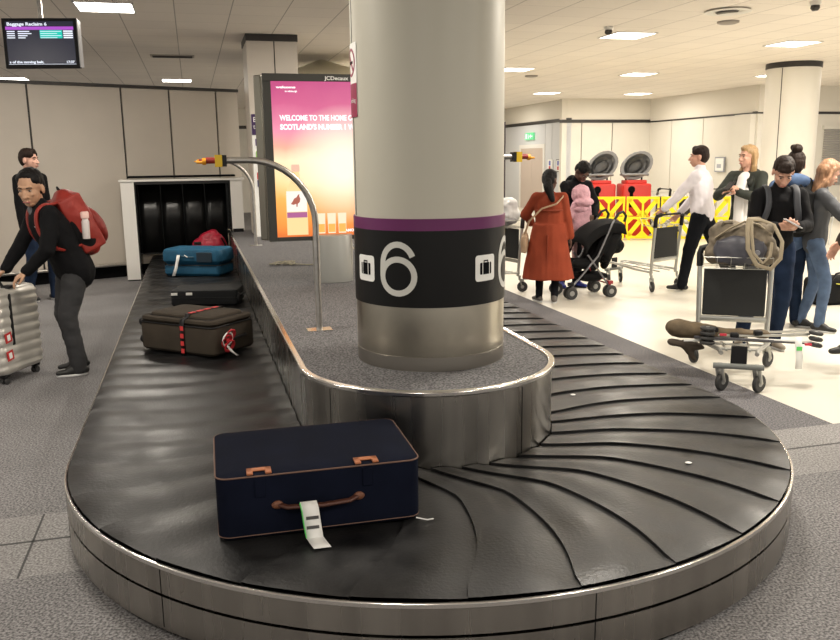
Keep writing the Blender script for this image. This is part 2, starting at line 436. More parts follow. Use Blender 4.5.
for k in range(k0 - 2, k1):
    sk = -1.988 + (k) * PITCH
    if sk > smax + .2 or sk < smin - .4: continue
    rows = []
    for t_ in [-1] + ts:
        row = []
        for r in rs:
            tt = max(t_, 0); s = sk + tt * PITCH + delta(r, sk + tt * PITCH); s = min(max(s, smin), smax)
            p = path(s, r); fade = min(1, (RO - r) / .05 + .3)
            h = (.012 * (1 - tt) ** 1.3 + .010 * sin(pi * tt) ** 2 + .003 * noise.noise(V((p.x * 3, p.y * 3, 0)))) * fade
            if t_ < 0: h = -.012
            row.append((p.x, p.y, ZB + h - .006))
        rows.append(row)
    b.sheet(rows)
b.build('belt', M_rubber, car, recalc=False, angle=28)
# backing under the belt and the outer skirt
def loop(r, n=48):
    return [(-r, LL)] + [(r * cos(a), r * sin(a)) for a in [pi + pi * i / n for i in range(n + 1)]] + [(r, LR)]
def band(b, r_in, r_out, z0, z1, n=72):
    a = loop(r_in, n); c = loop(r_out, n)
    rows = [[(x, y, z) for x, y in p] for p, z in ((a, z0), (a, z1), (c, z1), (c, z0), (a, z0))]
    b.sheet(rows)
    for e in (0, -1): b.add([(*a[e], z0), (*a[e], z1), (*c[e], z1), (*c[e], z0)], [(0, 1, 2, 3)], False)
b = MB(); band(b, .65, 1.75, .2, .262); b.build('belt_bed', M_blackm, car, angle=20)
b = MB(); band(b, 1.764, 1.778, .262, .283); o = b.build('rim', M_chrome, car, bevel=.004)
b = MB(); band(b, 1.752, 1.777, .171, .264); b.build('upper_skirt', M_steel, car)
b = MB(); band(b, 1.752, 1.776, .03, .159); b.build('lower_skirt', M_steel, car)
b = MB(); band(b, 1.70, 1.745, 0, .20); b.build('plinth', M_blackm, car)
for a in (-87.5, -12, -168, -40, -138):
    b = MB(); x, y = cos(rad(a)), sin(rad(a)); Rm = Matrix.Rotation(rad(a), 3, 'Z')
    b.box((x * 1.7755, y * 1.7755, .22), (.004, .004, .10), Rm); b.build('skirt_joint', M_blackm, car)
    b = MB(); b.box((x * 1.7745, y * 1.7745, .10), (.004, .004, .12), Rm); b.build('skirt_joint', M_blackm, car)

isl = thing('carousel_island', 'raised carpeted island with steel sides in the middle of the carousel', 'carousel island', C0, RZ)
def sloop(r, L=8.6, n=48): return [(-r, L)] + [(r * cos(a), r * sin(a)) for a in [pi + pi * i / n for i in range(n + 1)]] + [(r, L)]
def sband(b, ri, ro, z0, z1, L=8.6):
    a = sloop(ri, L); c = sloop(ro, L)
    b.sheet([[(x, y, z) for x, y in p] for p, z in ((a, z0), (a, z1), (c, z1), (c, z0), (a, z0))])
    for e in (0, -1): b.add([(*a[e], z0), (*a[e], z1), (*c[e], z1), (*c[e], z0)], [(0, 1, 2, 3)], False)
b = MB(); sband(b, .615, .648, 0, .64); b.build('side_panel', M_steel, isl)
b = MB(); sband(b, .628, .663, .634, .660); b.build('edge_trim', M_chrome, isl, bevel=.006)
b = MB(); pts = sloop(.628); b.prismz(pts, .58, .650); b.build('carpet_top', M_deck, isl)
for a in (-62, -150): b = MB(); b.box((cos(rad(a)) * .648, sin(rad(a)) * .648, .45), (.003, .003, .35), Matrix.Rotation(rad(a), 3, 'Z')); b.build('side_joint', M_blackm, isl)

# ------------------------------------------------------------------ central column
CC = V((.055, 4.285, .650)); CR = .384
colm = thing('column', 'big round central column with black band numbered 6 standing on the carousel island', 'column', CC, 0)
colZ = 3.3 - .645
b = MB(); b.lathe([(CR, .295), (CR, colZ)], n=96); b.build('upper_cladding', mat('column_paint', (.50, .48, .405), .42, bump=.06, bscale=6), colm)
b = MB(); b.lathe([(CR + .002, .07), (CR + .003, .075), (CR + .003, .32)], n=96); b.build('steel_base', mat('base_steel', (.46, .43, .36), .3, 1, var=.15, vscale=3), colm)
b = MB(); b.lathe([(CR + .004, 0), (CR + .004, .07), (CR, .072)], n=96); b.build('plinth_ring', mat('ring_steel', (.30, .28, .25), .38, 1), colm)
b = MB(); b.lathe([(CR, .316), (CR + .008, .318), (CR + .008, .69), (CR, .691)], n=96); b.build('black_band', mat('band_black', (.004, .004, .004), .4, spec=.25), colm)
b = MB(); b.lathe([(CR, .687), (CR + .0085, .689), (CR + .0085, .745), (CR, .746)], n=96); b.build('purple_band', mat('band_purple', (.12, .008, .09), .35), colm)
b = MB(); a = rad(-90 - 74); b.box((cos(a) * CR, sin(a) * CR, 1.7), (.004, .006, 1.9), Matrix.Rotation(a, 3, 'Z')); b.build('cladding_joint', M_dark, colm)
def bend(me, R, ang):
    """wrap a flat lettering mesh (x right, y up) round the column; ang = bearing of its middle, 0 faces the camera"""
    bm = bmesh.new(); bm.from_mesh(me)
    for _ in range(3):
        es = [e for e in bm.edges if abs(e.verts[0].co.x - e.verts[1].co.x) > .02]
        if es: bmesh.ops.subdivide_edges(bm, edges=es, cuts=1); bmesh.ops.triangulate(bm, faces=bm.faces)
    for v in bm.verts:
        t = ang + v.co.x / R; rr = R + v.co.z
        v.co = V((rr * sin(t), -rr * cos(t), v.co.y))
    bm.to_mesh(me); bm.free()
def put(name, me, m, parent, z):
    me.materials.clear(); me.materials.append(m); o = bpy.data.objects.new(name, me); COL.objects.link(o); o.parent = parent; o.location = (0, 0, z); return o
def flat(polys, z0=0, z1=.0015):
    b = MB()
    for p in polys:
        n = len(p); b.add([(x, y, z0) for x, y in p] + [(x, y, z1) for x, y in p],
              [tuple(range(n)), tuple(range(2 * n - 1, n - 1, -1))] + [(i, i + n, (i + 1) % n + n, (i + 1) % n) for i in range(n)], False)
    o = b.build('t', M_white); me = o.data; bpy.data.objects.remove(o); return me
def rrect(x0, x1, y0, y1, r, k=4):
    P = []
    for cx, cy, a in ((x1 - r, y1 - r, 0), (x0 + r, y1 - r, 90), (x0 + r, y0 + r, 180), (x1 - r, y0 + r, 270)):
        P += [(cx + r * cos(rad(a + 90 * i / k)), cy + r * sin(rad(a + 90 * i / k))) for i in range(k + 1)]
    return P
M_num = mat('numeral_grey', (.60, .60, .56), .5); M_icon = mat('icon_white', (.85, .85, .82), .5)
def six_stroke(h, w, t):
    """outline of a 6 as a thick stroke: top hook, left spine, round bowl"""
    hw = w / 2 - t / 2; rb = hw; by = rb + t / 2
    cl = []
    for a in range(0, 361, 12): cl.append((rb * cos(rad(a)), by + rb * 1.0 * sin(rad(a)) * .98))
    ring = cl
    sp = []
    ht = h - t / 2
    for i in range(15):
        a = rad(180 - i * 11.2); sp.append((hw * .98 * cos(a), (ht - (ht - by) * .62) + (ht - by) * .62 * sin(a)))
    spine = [(-hw, by), (-hw, by + (ht - by) * .2)] + sp
    def thick(c, closed):
        n = len(c); L = []; Rr = []
        for i in range(n):
            if closed: p0, p1 = c[(i - 1) % n], c[(i + 1) % n]
            else: p0, p1 = c[max(i - 1, 0)], c[min(i + 1, n - 1)]
            dx, dy = p1[0] - p0[0], p1[1] - p0[1]; l = sqrt(dx * dx + dy * dy) or 1
            nx, ny = -dy / l * t / 2, dx / l * t / 2
            L.append((c[i][0] + nx, c[i][1] + ny)); Rr.append((c[i][0] - nx, c[i][1] - ny))
        return L, Rr
    qs = []
    for c, cl_ in ((ring[:-1], True), (spine, False)):
        L, Rr = thick(c, cl_); n = len(c)
        for i in range(n if cl_ else n - 1):
            j = (i + 1) % n; qs.append([L[i], L[j], Rr[j], Rr[i]])
    return qs
for k, (ai, an) in enumerate(((-54.5, -24), (43.5, 74.5), (154, 185))):
    me = flat([rrect(-.068, .068, -.064, .064, .016)], 0, .0015); bend(me, CR + .0085, rad(ai)); put('pictogram_plate', me, M_icon, colm, .497)
    s_ = [rrect(-.04, .04, -.034, .024, .006), rrect(-.016, .016, .03, .036, .002), rrect(-.016, -.011, .022, .036, .001), rrect(.011, .016, .022, .036, .001)]
    me = flat(s_, 0, .0012); bend(me, CR + .0105, rad(ai)); put('suitcase_pictogram', me, M_blackm, colm, .5)
    me = flat([[(x, -.036), (x + .004, -.036), (x + .004, .026), (x, .026)] for x in (-.026, .022)], 0, .001); bend(me, CR + .0122, rad(ai)); put('suitcase_pictogram_strap', me, M_icon, colm, .5)
    me = flat(six_stroke(.268, .198, .029), 0, .0015); bend(me, CR + .0085, rad(an)); put('numeral', me, M_num, colm, .37)
# no smoking style sign wrapped on the left side
sg = thing('wall_sign', 'white and crimson prohibition sign on the left side of the central column', 'sign', CC, 0)
me = flat([rrect(-.085, .085, -.17, .17, .004)], 0, .002); bend(me, CR + .001, rad(-76)); put('panel', me, M_icon, sg, 1.41)
me = flat([rrect(-.085, .085, -.16, 0.0, .004)], 0, .001); bend(me, CR + .0032, rad(-76)); put('crimson_panel', me, mat('sign_crimson', (.28, .01, .06), .5), sg, 1.39)
ring = [[(cos(rad(a)) * r, sin(rad(a)) * r) for a, r in ((i * 15, .068), (i * 15 + 15, .068), (i * 15 + 15, .055), (i * 15, .055))] for i in range(24)]
ring.append([(-.052, .04), (-.04, .052), (.052, -.04), (.04, -.052)])
me = flat(ring, 0, .001); bend(me, CR + .0032, rad(-76)); put('prohibition_ring', me, mat('sign_crimson', (.28, .01, .06), .5), sg, 1.49)
me = flat([rrect(-.04, .012, -.008, .006, .002), rrect(.018, .034, -.008, .006, .002)], 0, .001); bend(me, CR + .0034, rad(-76)); put('cigarette_pictogram', me, M_blackm, sg, 1.49)
me = text_mesh('No smoking', .03, 0); 
for v in me.vertices: v.co.x -= .08
bend(me, CR + .0048, rad(-76)); put('lettering', me, M_icon, sg, 1.3)

# ------------------------------------------------------------------ height gauges (bent rails with warning heads)
def gauge(u, v, side, label, head=True):
    t = thing('height_gauge', label, 'height gauge', W(u, v, .650), RZ)
    b = MB(); pts = [(0, 0, 0), (0, 0, .65)]
    for i in range(1, 12): a = rad(90 * i / 11); pts.append((side * .38 * (1 - cos(a)), 0, .65 + .38 * sin(a)))
    pts.append((side * .5, 0, 1.03)); b.tube(pts, .019, 14); b.build('bent_rail', M_steelh, t)
    b = MB(); b.b2(-.075, .075, -.05, .05, 0, .006); b.build('floor_plate', M_chrome, t)
    bb = MB(); bb.b2(*sorted((side * .5, side * .525)), -.03, .03, .995, 1.06); bb.build('end_cap', M_black, t)
    bb = MB(); bb.b2(*sorted((side * .525, side * .565)), -.032, .032, .993, 1.062); bb.build('yellow_head', mat('gauge_yellow', (.55, .36, .01), .5), t)
    bb = MB(); bb.cyl((side * .565, 0, 1.03), (side * .615, 0, 1.03), .018); bb.build('red_sleeve', mat('gauge_red', (.25, .02, .015), .4), t)
    bb = MB(); bb.cyl((side * .615, 0, 1.025), (side * .635, 0, 1.025), .02); bb.cyl((side * .635, 0, 1.02), (side * .668, 0, 1.02), .009, r1=.006); bb.build('amber_tip', mat('gauge_amber', (.7, .3, .01), .4), t)
gauge(-.425, .915, -1, 'bent steel height gauge with yellow head, nearest, left of the column')
gauge(-.42, 6.2, -1, 'bent steel height gauge far back beside the belt tunnel')
gauge(.5, 1.35, 1, 'bent steel height gauge whose red tip pokes out right of the column')

# ------------------------------------------------------------------ belt tunnel (entry box) on the left
tun = thing('belt_tunnel', 'black tunnel mouth with white frame where the belt enters by the beige partition', 'tunnel', W(0, 8.3, 0), RZ)
b = MB(); b.b2(-2.1, -1.92, 0, .46, 0.02, 1.40); b.build('side_post', M_white, tun)
b = MB(); b.b2(-.6, -.43, 0, .5, .70, 1.40); b.build('side_post', M_white, tun)
b = MB(); b.b2(-2.12, -.40, -.02, .46, 1.40, 1.43); b.build('top_trim', M_white, tun, bevel=.004)
b = MB(); b.b2(-2.0, -.52, .02, .46, 1.45, 1.475); b.build('upper_rail', M_blackm, tun)
b = MB(); b.b2(-1.92, -.65, .45, .5, .33, 1.40); b.b2(-.65, -.6, .45, .5, .66, 1.40); b.b2(-1.92, -1.90, 0, .5, 0, 1.40); b.b2(-.62, -.6, 0, .5, .66, 1.4); b.b2(-1.92, -.6, 0.0, .5, 1.36, 1.40)
b.build('lining', mat('tunnel_lining', (.006, .006, .006), .25), tun)
b = MB()
for i in range(4):
    x = -1.89 + i * .312; b.sheet([[(x + j * .075, .38 + .004 * sin(j * 1.3 + i), z) for j in range(5)] for z in (.36, 1.36)])
b.build('rubber_curtain', mat('curtain_rubber', (.006, .006, .006), .3, spec=.3), tun, solid=.006)
b = MB(); b.b2(-2.1, -1.93, .02, .3, 0, .02); b.b2(-.58, -.44, .02, .3, .645, .70); b.build('foot', M_black, tun)

# ------------------------------------------------------------------ pillar behind the advert, on the island line
pil = thing('pillar', 'square beige clad pillar with dark top band, behind the lit advertising panel', 'pillar', W(0, 7.4, .650), RZ)
H = 3.3 - .65
b = MB(); b.b2(-.33, .02, 0, .84, 0, H - .09); b.build('cladding_panel', M_lpanel, pil)
b = MB(); b.b2(.035, .33, 0, .84, 0, H - .09); b.build('cladding_panel', M_lpanel, pil)
b = MB(); b.b2(-.34, .34, -.01, .85, H - .09, H - .002); b.b2(.0, .04, .01, .8, 0, H - .09); b.build('dark_trim', M_dark, pil)
ib = thing('notice_board', 'white and purple information poster board on the pillar left of the advert', 'notice board', W(-.32, 7.36, .655), RZ)
b = MB(); b.b2(0, .24, -.02, .02, 0, .6); b.b2(0, .24, -.02, .02, .6, 1.62); b.build('panel', M_icon, ib)
b = MB(); b.b2(.0, .24, -.026, -.02, 1.35, 1.62); b.build('heading_panel', mat('notice_purple', (.04, .015, .08), .5), ib)
text('lettering', 'Bring\nthe', .09, M_icon, ib, (.02, -.028, 1.52), width=.17)
for z, c, nm in ((1.26, (.08, .03, .2), 'violet'), (1.1, (.25, .5, .1), 'green'), (.82, (.6, .05, .05), 'red'), (.72, (.03, .03, .15), 'navy')):
    b = MB(); b.b2(.04, .22, -.026, -.02, z - .05, z + .04); b.build('notice_strip', mat('strip_' + nm, c, .5), ib)

# ------------------------------------------------------------------ far right round column
rc = thing('column', 'round pale column with a dark ring at the ceiling, behind the travellers on the right', 'column', (6.96, 15.75, 0), 0)
b = MB(); b.lathe([(.47, 0), (.47, 3.2)], n=64); b.build('cladding', M_cream, rc)
b = MB(); b.lathe([(.475, 3.2), (.485, 3.205), (.485, 3.298)], n=64); b.build('dark_ring', M_dark, rc)
b = MB(); a = rad(-137); b.box((cos(a) * .47, sin(a) * .47, 1.6), (.006, .014, 3.19), Matrix.Rotation(a, 3, 'Z')); b.build('cladding_joint', M_dark, rc)

# canopy kiosk behind the advert
ks = thing('canopy_kiosk', 'cream peaked canopy on posts far behind the top of the advertising panel', 'canopy', W(1.05, 10.0, 0), RZ)
b = MB(); e = 1.0; zt, ze = 3.29, 2.86
b.add([(-e, -e, ze), (e, -e, ze), (e, e, ze), (-e, e, ze), (0, 0, zt), (-e, -e, ze - .15), (e, -e, ze - .15), (e, e, ze - .15), (-e, e, ze - .15)],
      [(0, 1, 4), (1, 2, 4), (2, 3, 4), (3, 0, 4), (0, 5, 6, 1), (1, 6, 7, 2), (2, 7, 8, 3), (3, 8, 5, 0)], False)
b.build('canopy', mat('canopy_fabric', (.93, .89, .74), .7), ks, solid=.01)
for x in (-1, 1):
    for y in (-1, 1): bb = MB(); bb.cyl((x * .92, y * .92, 0), (x * .92, y * .92, ze), .03); bb.build('post', M_white, ks)
# ------------------------------------------------------------------ luggage
M_navy = mat('navy_canvas', (.0045, .0062, .0145), .9, spec=.08, bump=.15, bscale=400, var=.2, vscale=6)
M_pipe = mat('tan_piping', (.15, .08, .055), .7)
M_leather = mat('tan_leather', (.36, .12, .045), .55)
M_tag = mat('paper_tag', (.8, .8, .78), .6)
M_green = mat('tag_green', (.1, .6, .12), .6)
M_ink = mat('tag_ink', (.08, .08, .08), .7)
def rpath(w, d, r, z, n=5):
    P = []
    for cx, cy, a in ((w - r, d - r, 0), (-w + r, d - r, 90), (-w + r, -d + r, 180), (w - r, -d + r, 270)):
        P += [(cx + r * cos(rad(a + 90 * i / n)), cy + r * sin(rad(a + 90 * i / n)), z) for i in range(n + 1)]
    return P
def rbox(b, w, d, z0, z1, r, e=.012, crown=0.0, n=6):
    """rounded-corner case body, half sizes w,d; top can swell by crown"""
    prof = [(e, z0), (0, z0 + e), (0, z1 - e), (e * .3, z1 - e * .3), (e, z1)]
    rows = []
    for ins, z in prof: rows.append([(x, y, z) for x, y, _ in rpath(w - ins, d - ins, max(r - ins, .004), 0, n)])
    for k in (.75, .45, .15): rows.append([(x * k, y * k, z1 + crown * (1 - k * k)) for x, y, _ in rows[4]][:len(rows[0])])
    m = len(rows[0]); vs = [p for r_ in rows for p in r_]; fs = []
    for i in range(len(rows) - 1):
        for j in range(m): fs.append((i * m + j, i * m + (j + 1) % m, (i + 1) * m + (j + 1) % m, (i + 1) * m + j))
    fs.append(tuple(range(m - 1, -1, -1))); fs.append(tuple((len(rows) - 1) * m + j for j in range(m)))
    b.add(vs, fs)
def paper_tag(parent, pts, w, side=(1, 0, 0), name='luggage_tag', label=None):
    """ribbon of paper along pts"""
    sd = V(side).normalized() * w / 2
    b = MB(); b.sheet([[V(p) - sd, V(p), V(p) + sd] for p in pts]); o = b.build(name, M_tag, parent, solid=.0012)
    return o
ZT = .306
s = thing('suitcase', 'large navy blue canvas suitcase with tan leather tabs at the front of the belt', 'suitcase', (-.44, 3.14, ZT), rad(14.2))
b = MB(); rbox(b, .382, .262, 0, .248, .045, .01, .006); b.build('body', M_navy, s)
b = MB(); b.tube(rpath(.382, .262, .045, .242), .003, 6, True); b.tube(rpath(.382, .262, .045, .014), .002, 6, True); b.build('piping', M_pipe, s)
for x in (-.225, .175):
    b = MB(); b.b2(x - .045, x + .045, -.235, -.205, .250, .2555); b.b2(x - .045, x - .022, -.262, -.205, .247, .2555); b.b2(x + .022, x + .045, -.262, -.205, .247, .2555)
    b.build('leather_tab', M_leather, s, bevel=.003)
    b = MB(); b.b2(x - .02, x + .02, -.268, -.255, .16, .23); b.build('strap', M_navy, s, bevel=.004)
b = MB(); b.tube([(-.16, -.265, .125), (-.13, -.293, .123), (0, -.30, .12), (.10, -.293, .123), (.135, -.265, .125)], .012, 8, flat=.7); b.build('handle', mat('handle_leather', (.07, .02, .01), .6), s)
for x in (-.165, .14): b = MB(); b.ell((x, -.266, .125), (.022, .01, .016)); b.build('handle_mount', mat('mount_leather', (.16, .06, .03), .6), s)
b = MB(); b.sheet([[(.30 + .1 * i, -.277, z) for i in (0, 1)] for z in (.012, .016)]); 
b = MB(); b.tube([(.36, -.27, .01), (.40, -.288, .004), (.425, -.285, .004)], .003, 5); b.build('zip_puller', M_tag, s)
tg = paper_tag(s, [(-.055, -.300, .140), (-.05, -.317, .115), (-.045, -.324, .06), (-.04, -.338, .012), (-.030, -.375, .006), (-.022, -.415, .006)], .062)
for (y, z) in ((-.3225, .085), (-.3285, .05)): b = MB(); b.b2(-.068, -.022, y - .004, y - .0025, z - .006, z + .006); b.build('print', M_ink, tg)
b = MB(); b.tube([(-.087, -.3025, .138), (-.082, -.319, .113), (-.077, -.326, .06), (-.071, -.339, .014)], .0022, 4); b.build('green_edge', M_green, tg)

M_brown = mat('brown_fabric', (.038, .030, .022), .85, spec=.2, bump=.15, bscale=300, var=.15, vscale=8)
s = thing('suitcase', 'brown soft suitcase lying on its back with a red patterned luggage strap', 'suitcase', (-1.66, 6.0, ZT), rad(-28))
b = MB(); rbox(b, .36, .235, .01, .215, .06, .02); b.build('body', M_brown, s)
b = MB(); rbox(b, .355, .23, .22, .262, .06, .018); b.build('front_pocket', M_brown, s)
b = MB(); rbox(b, .30, .185, .25, .285, .05, .018, .008); b.build('front_pocket', M_brown, s)
b = MB(); b.tube(rpath(.358, .233, .06, .218), .005, 6, True); b.tube(rpath(.303, .188, .05, .264), .003, 5, True); b.build('zip', M_black, s)
b = MB(); x0, x1 = .06, .10
b.sheet([[(x0, y, z), (x1, y, z)] for y, z in ((-.243, .0), (-.243, .21), (-.236, .262), (-.19, .272), (-.175, .294), (.175, .294), (.19, .272), (.236, .26), (.243, .2), (.243, 0))]); st = b.build('luggage_strap', M_black, s, solid=.003)
b = MB()
for y, z, v_ in ((-.246, .035, 1), (-.246, .09, 1), (-.246, .145, 1), (-.244, .2, 1), (-.13, .297, 0), (-.05, .297, 0), (.03, .297, 0), (.11, .297, 0)):
    if v_: b.box((.08, y, z), (.03, .003, .032))
    else: b.box((.08, y, z), (.03, .05, .003))
b.build('red_pattern', mat('strap_red', (.55, .03, .03), .6), st)
for y in (-.17, .17):
    for z in (.07, .2):
        b = MB(); b.ell((-.385, y, z), (.03, .014, .03)); b.box((-.36, y, z), (.03, .03, .03)); b.build('wheel', M_black, s)
b = MB(); b.tube([(.36, -.1, .12), (.385, -.09, .12), (.385, .09, .12), (.36, .1, .12)], .009, 6); b.build('handle', M_black, s)
rb = MB(); 
for k, (dx, dz) in enumerate(((0, 0), (.03, .035), (.02, -.04))):
    rb.tube([(.40 + dx * .3 + .018 * cos(a), -.14 + .042 * sin(a) + dx, .12 + dz + .04 * cos(a)) for a in [i * pi / 5 for i in range(10)]], .012, 6, True, flat=.5)
rb.build('red_ribbon', mat('ribbon_red', (.5, .02, .03), .6), s)
b = MB(); b.tube([(.405 + .012 * cos(a), -.135 + .05 * sin(a), .13 + .05 * cos(a)) for a in [i * pi / 6 for i in range(12)]], .006, 6, True); b.build('white_tie', M_tag, s)
paper_tag(s, [(.405, -.14, .08), (.425, -.12, .04), (.45, -.09, .006)], .02, (.3, 1, 0), 'name_tag')

s = thing('suitcase', 'flat charcoal suitcase with two pale latches lying behind the brown suitcase', 'suitcase', (-2.08, 7.98, ZT), rad(3))
b = MB(); rbox(b, .32, .2, 0, .155, .04, .02, .008); b.build('body', mat('charcoal_fabric', (.010, .011, .0125), .7, bump=.1, spec=.25), s)
b = MB(); b.tube(rpath(.32, .2, .04, .08), .004, 6, True); b.build('zip', M_black, s)
for x in (-.28, -.14): b = MB(); b.b2(x - .03, x + .03, -.207, -.198, .11, .135); b.build('latch', M_icon, s, bevel=.003)
b = MB(); b.tube([(.315, -.09, .09), (.345, -.08, .09), (.345, .08, .09), (.315, .09, .09)], .011, 6); b.build('handle', M_black, s)
b = MB(); b.ell((.325, -.17, .07), (.02, .05, .055)); b.build('wheel', M_black, s)

M_blue = mat('blue_nylon', (.008, .075, .145), .6, spec=.3, bump=.3, bscale=25, var=.15, vscale=9)
s = thing('suitcase', 'bright blue soft suitcase with a white paper tag, near the tunnel mouth', 'suitcase', (-2.72, 10.1, ZT), rad(-11))
b = MB(); rbox(b, .37, .22, 0, .13, .06, .03); b.build('body', M_blue, s)
b = MB(); rbox(b, .385, .225, .135, .33, .07, .05, .01); b.build('body', M_blue, s)
b = MB(); b.tube(rpath(.375, .222, .06, .132), .006, 6, True); b.build('zip', M_black, s)
b = MB(); b.b2(.08, .28, -.234, -.222, .17, .29); b.build('dark_pocket', mat('navy_panel', (.006, .02, .035), .5), s, bevel=.01)
b = MB(); b.tube([(-.17, -.225, .24), (-.1, -.25, .245), (-.02, -.25, .235), (.04, -.225, .23)], .01, 6); b.build('handle', mat('blue_strap', (.01, .06, .1), .5), s)
paper_tag(s, [(-.14, -.252, .26), (-.15, -.262, .2), (-.175, -.266, .1), (-.2, -.29, .01)], .04)
b = MB(); b.tube([(-.06, -.256, .26), (-.02, -.262, .235)], .006, 5); b.build('tag_loop', M_tag, s)

s = thing('travel_bag', 'crimson soft bag half inside the black tunnel mouth', 'bag', (-3.0, 11.75, ZT), rad(18))
b = MB(); b.cap((-.1, 0, .16), .15, (.08, 0, .17), .17, .9); b.cap((-.05, 0, .28), .09, (.06, 0, .32), .09); b.ell((.1, .0, .2), (.13, .17, .17)); 
blob('body', b, mat('crimson_nylon', (.35, .008, .03), .5, bump=.4, bscale=14, var=.2, vscale=9), s, .015, 5, .012, seed=3)
b = MB(); b.tube([(.16, -.16, .3), (.21, -.12, .2), (.22, -.08, .05)], .012, 6); b.build('strap', M_black, s)
b = MB(); b.b2(-.22, -.12, -.13, -.11, .21, .25); b.build('buckle_panel', M_black, s, bevel=.01)

s = tag(MB().build('tmp', M_black), None)
bpy.data.objects.remove(s)
b = MB(); pts = []
for i in range(40):
    a = i * .42; pts.append((.10 * cos(a) * (1 - i * .006) + i * .003, .13 * sin(a * 1.31) + .02 * sin(i), .012 + .012 * (1 + sin(i * 1.7)) / 2))
b.tube(pts, .013, 6, flat=.35); b.tube([(.1, 0, .01), (.2, -.06, .012), (.28, -.1, .01), (.36, -.09, .01)], .014, 6, flat=.3)
s = tag(b.build('webbing_strap', mat('khaki_webbing', (.20, .18, .12), .8, var=.5, vscale=40)), 'crumpled khaki webbing strap left lying on the grey deck beside the advert', 'strap'); s.location = (-1.40, 8.15, .652)
for (x, y, u_, lbl) in ((565.5, 385, 0, ''),): pass
for uu, vv, lbl in ((.95, .22, 'small pale speck of litter on the belt, farthest from the camera'), (.97, -.93, 'small round white speck of litter near the front right of the belt')):
    b = MB(); b.ell((0, 0, 0), (.016, .012, .004)); o = tag(b.build('litter', M_tag), lbl, 'litter'); o.location = W(uu, vv, ZB + .012)

# ------------------------------------------------------------------ information screen
tv = thing('information_screen', 'ceiling-hung flat information screen listing baggage reclaim 6 at the top left', 'screen', (-3.71, 8.5, 2.6), rad(4))
b = MB(); b.b2(-.36, .36, 0, .05, 0, .475); b.b2(-.33, .35, .05, .12, .02, .44); b.build('casing', M_black, tv, bevel=.006)
b = MB(); b.b2(.358, .366, .0, .1, .01, .46); b.build('silver_side', mat('silver_plastic', (.4, .4, .42), .35, .5), tv)
scr = mat('screen_black', (.005, .005, .008), .25, emit=(.012, .014, .03), estr=1)
b = MB(); b.b2(-.325, .325, -.003, 0, .035, .445); sc = b.build('display', scr, tv)
def em(name, c, e=1.0): return mat(name, (.01, .01, .01), .5, emit=c, estr=e)
M_sw = em('screen_white', (.85, .9, 1), 1.1)
b = MB(); b.b2(-.325, .325, -.0045, -.003, .365, .395); b.build('purple_bar', em('screen_purple', (.45, .08, .6)), sc)
b = MB(); b.b2(.0, .215, -.0045, -.003, .285, .362); b.build('status_block', em('screen_teal', (.0, .6, .5)), sc)
text('lettering', 'Baggage Reclaim 6', .042, M_sw, sc, (-.31, -.0045, .405), width=.38, bold=.001)
text('lettering', 's of the moving belt.', .032, M_sw, sc, (-.315, -.0045, .05), width=.33, bold=.001)
text('lettering', '17:37', .03, M_sw, sc, (.23, -.0045, .05), width=.075, bold=.001)
b = MB(); b.b2(-.325, .325, -.0045, -.003, .038, .041); b.build('rule', M_sw, sc)
b = MB()
for i in range(4):
    z = .345 - i * .02
    b.b2(-.315, -.24, -.0045, -.003, z, z + .009); b.b2(-.21, -.21 + (.11, .13, .09, .07)[i], -.0045, -.003, z, z + .009); b.b2(.225, .315, -.0045, -.003, z, z + .013)
    b.b2(.005, .205 - .04 * (i % 2), -.0055, -.0045, z + .002, z + .007)
b.build('table_rows', M_sw, sc)
b = MB(); b.cyl((0, .06, .44), (0, .06, .70), .022); b.b2(-.1, .1, 0, .12, .685, .70); b.build('ceiling_mount', M_steelh, tv)

# ------------------------------------------------------------------ advertising panel
ad = thing('advertising_panel', 'tall backlit pink and orange whisky advertisement on a round drum foot', 'advertising panel', W(0, 2.95, .650), RZ)
M_fr = mat('frame_bronze', (.24, .23, .19), .35, .8)
b = MB(); rbox(b, .17, .15, 0, .40, .149, .004, n=10); b.build('drum_foot', mat('drum_grey', (.3, .3, .28), .4, .4), ad)
b = MB(); b.M = Matrix.Translation((0, .085, .355)); b.prismz([(-.53, -.085), (.53, -.085), (.53, .03), (.59, .08), (.56, .12), (-.56, .12), (-.59, .08), (-.53, .03)], 0, 1.36); b.build('casing', M_fr, ad, bevel=.012)
b = MB(); b.b2(-.53, .53, -.012, 0, 1.655, 1.715); b.b2(-.53, -.462, -.012, 0, .355, 1.655); b.b2(.462, .53, -.012, 0, .355, 1.655); b.b2(-.462, .462, -.012, 0, .355, .39); b.build('front_frame', mat('frame_dark', (.05, .05, .045), .4, .3), ad, bevel=.003)
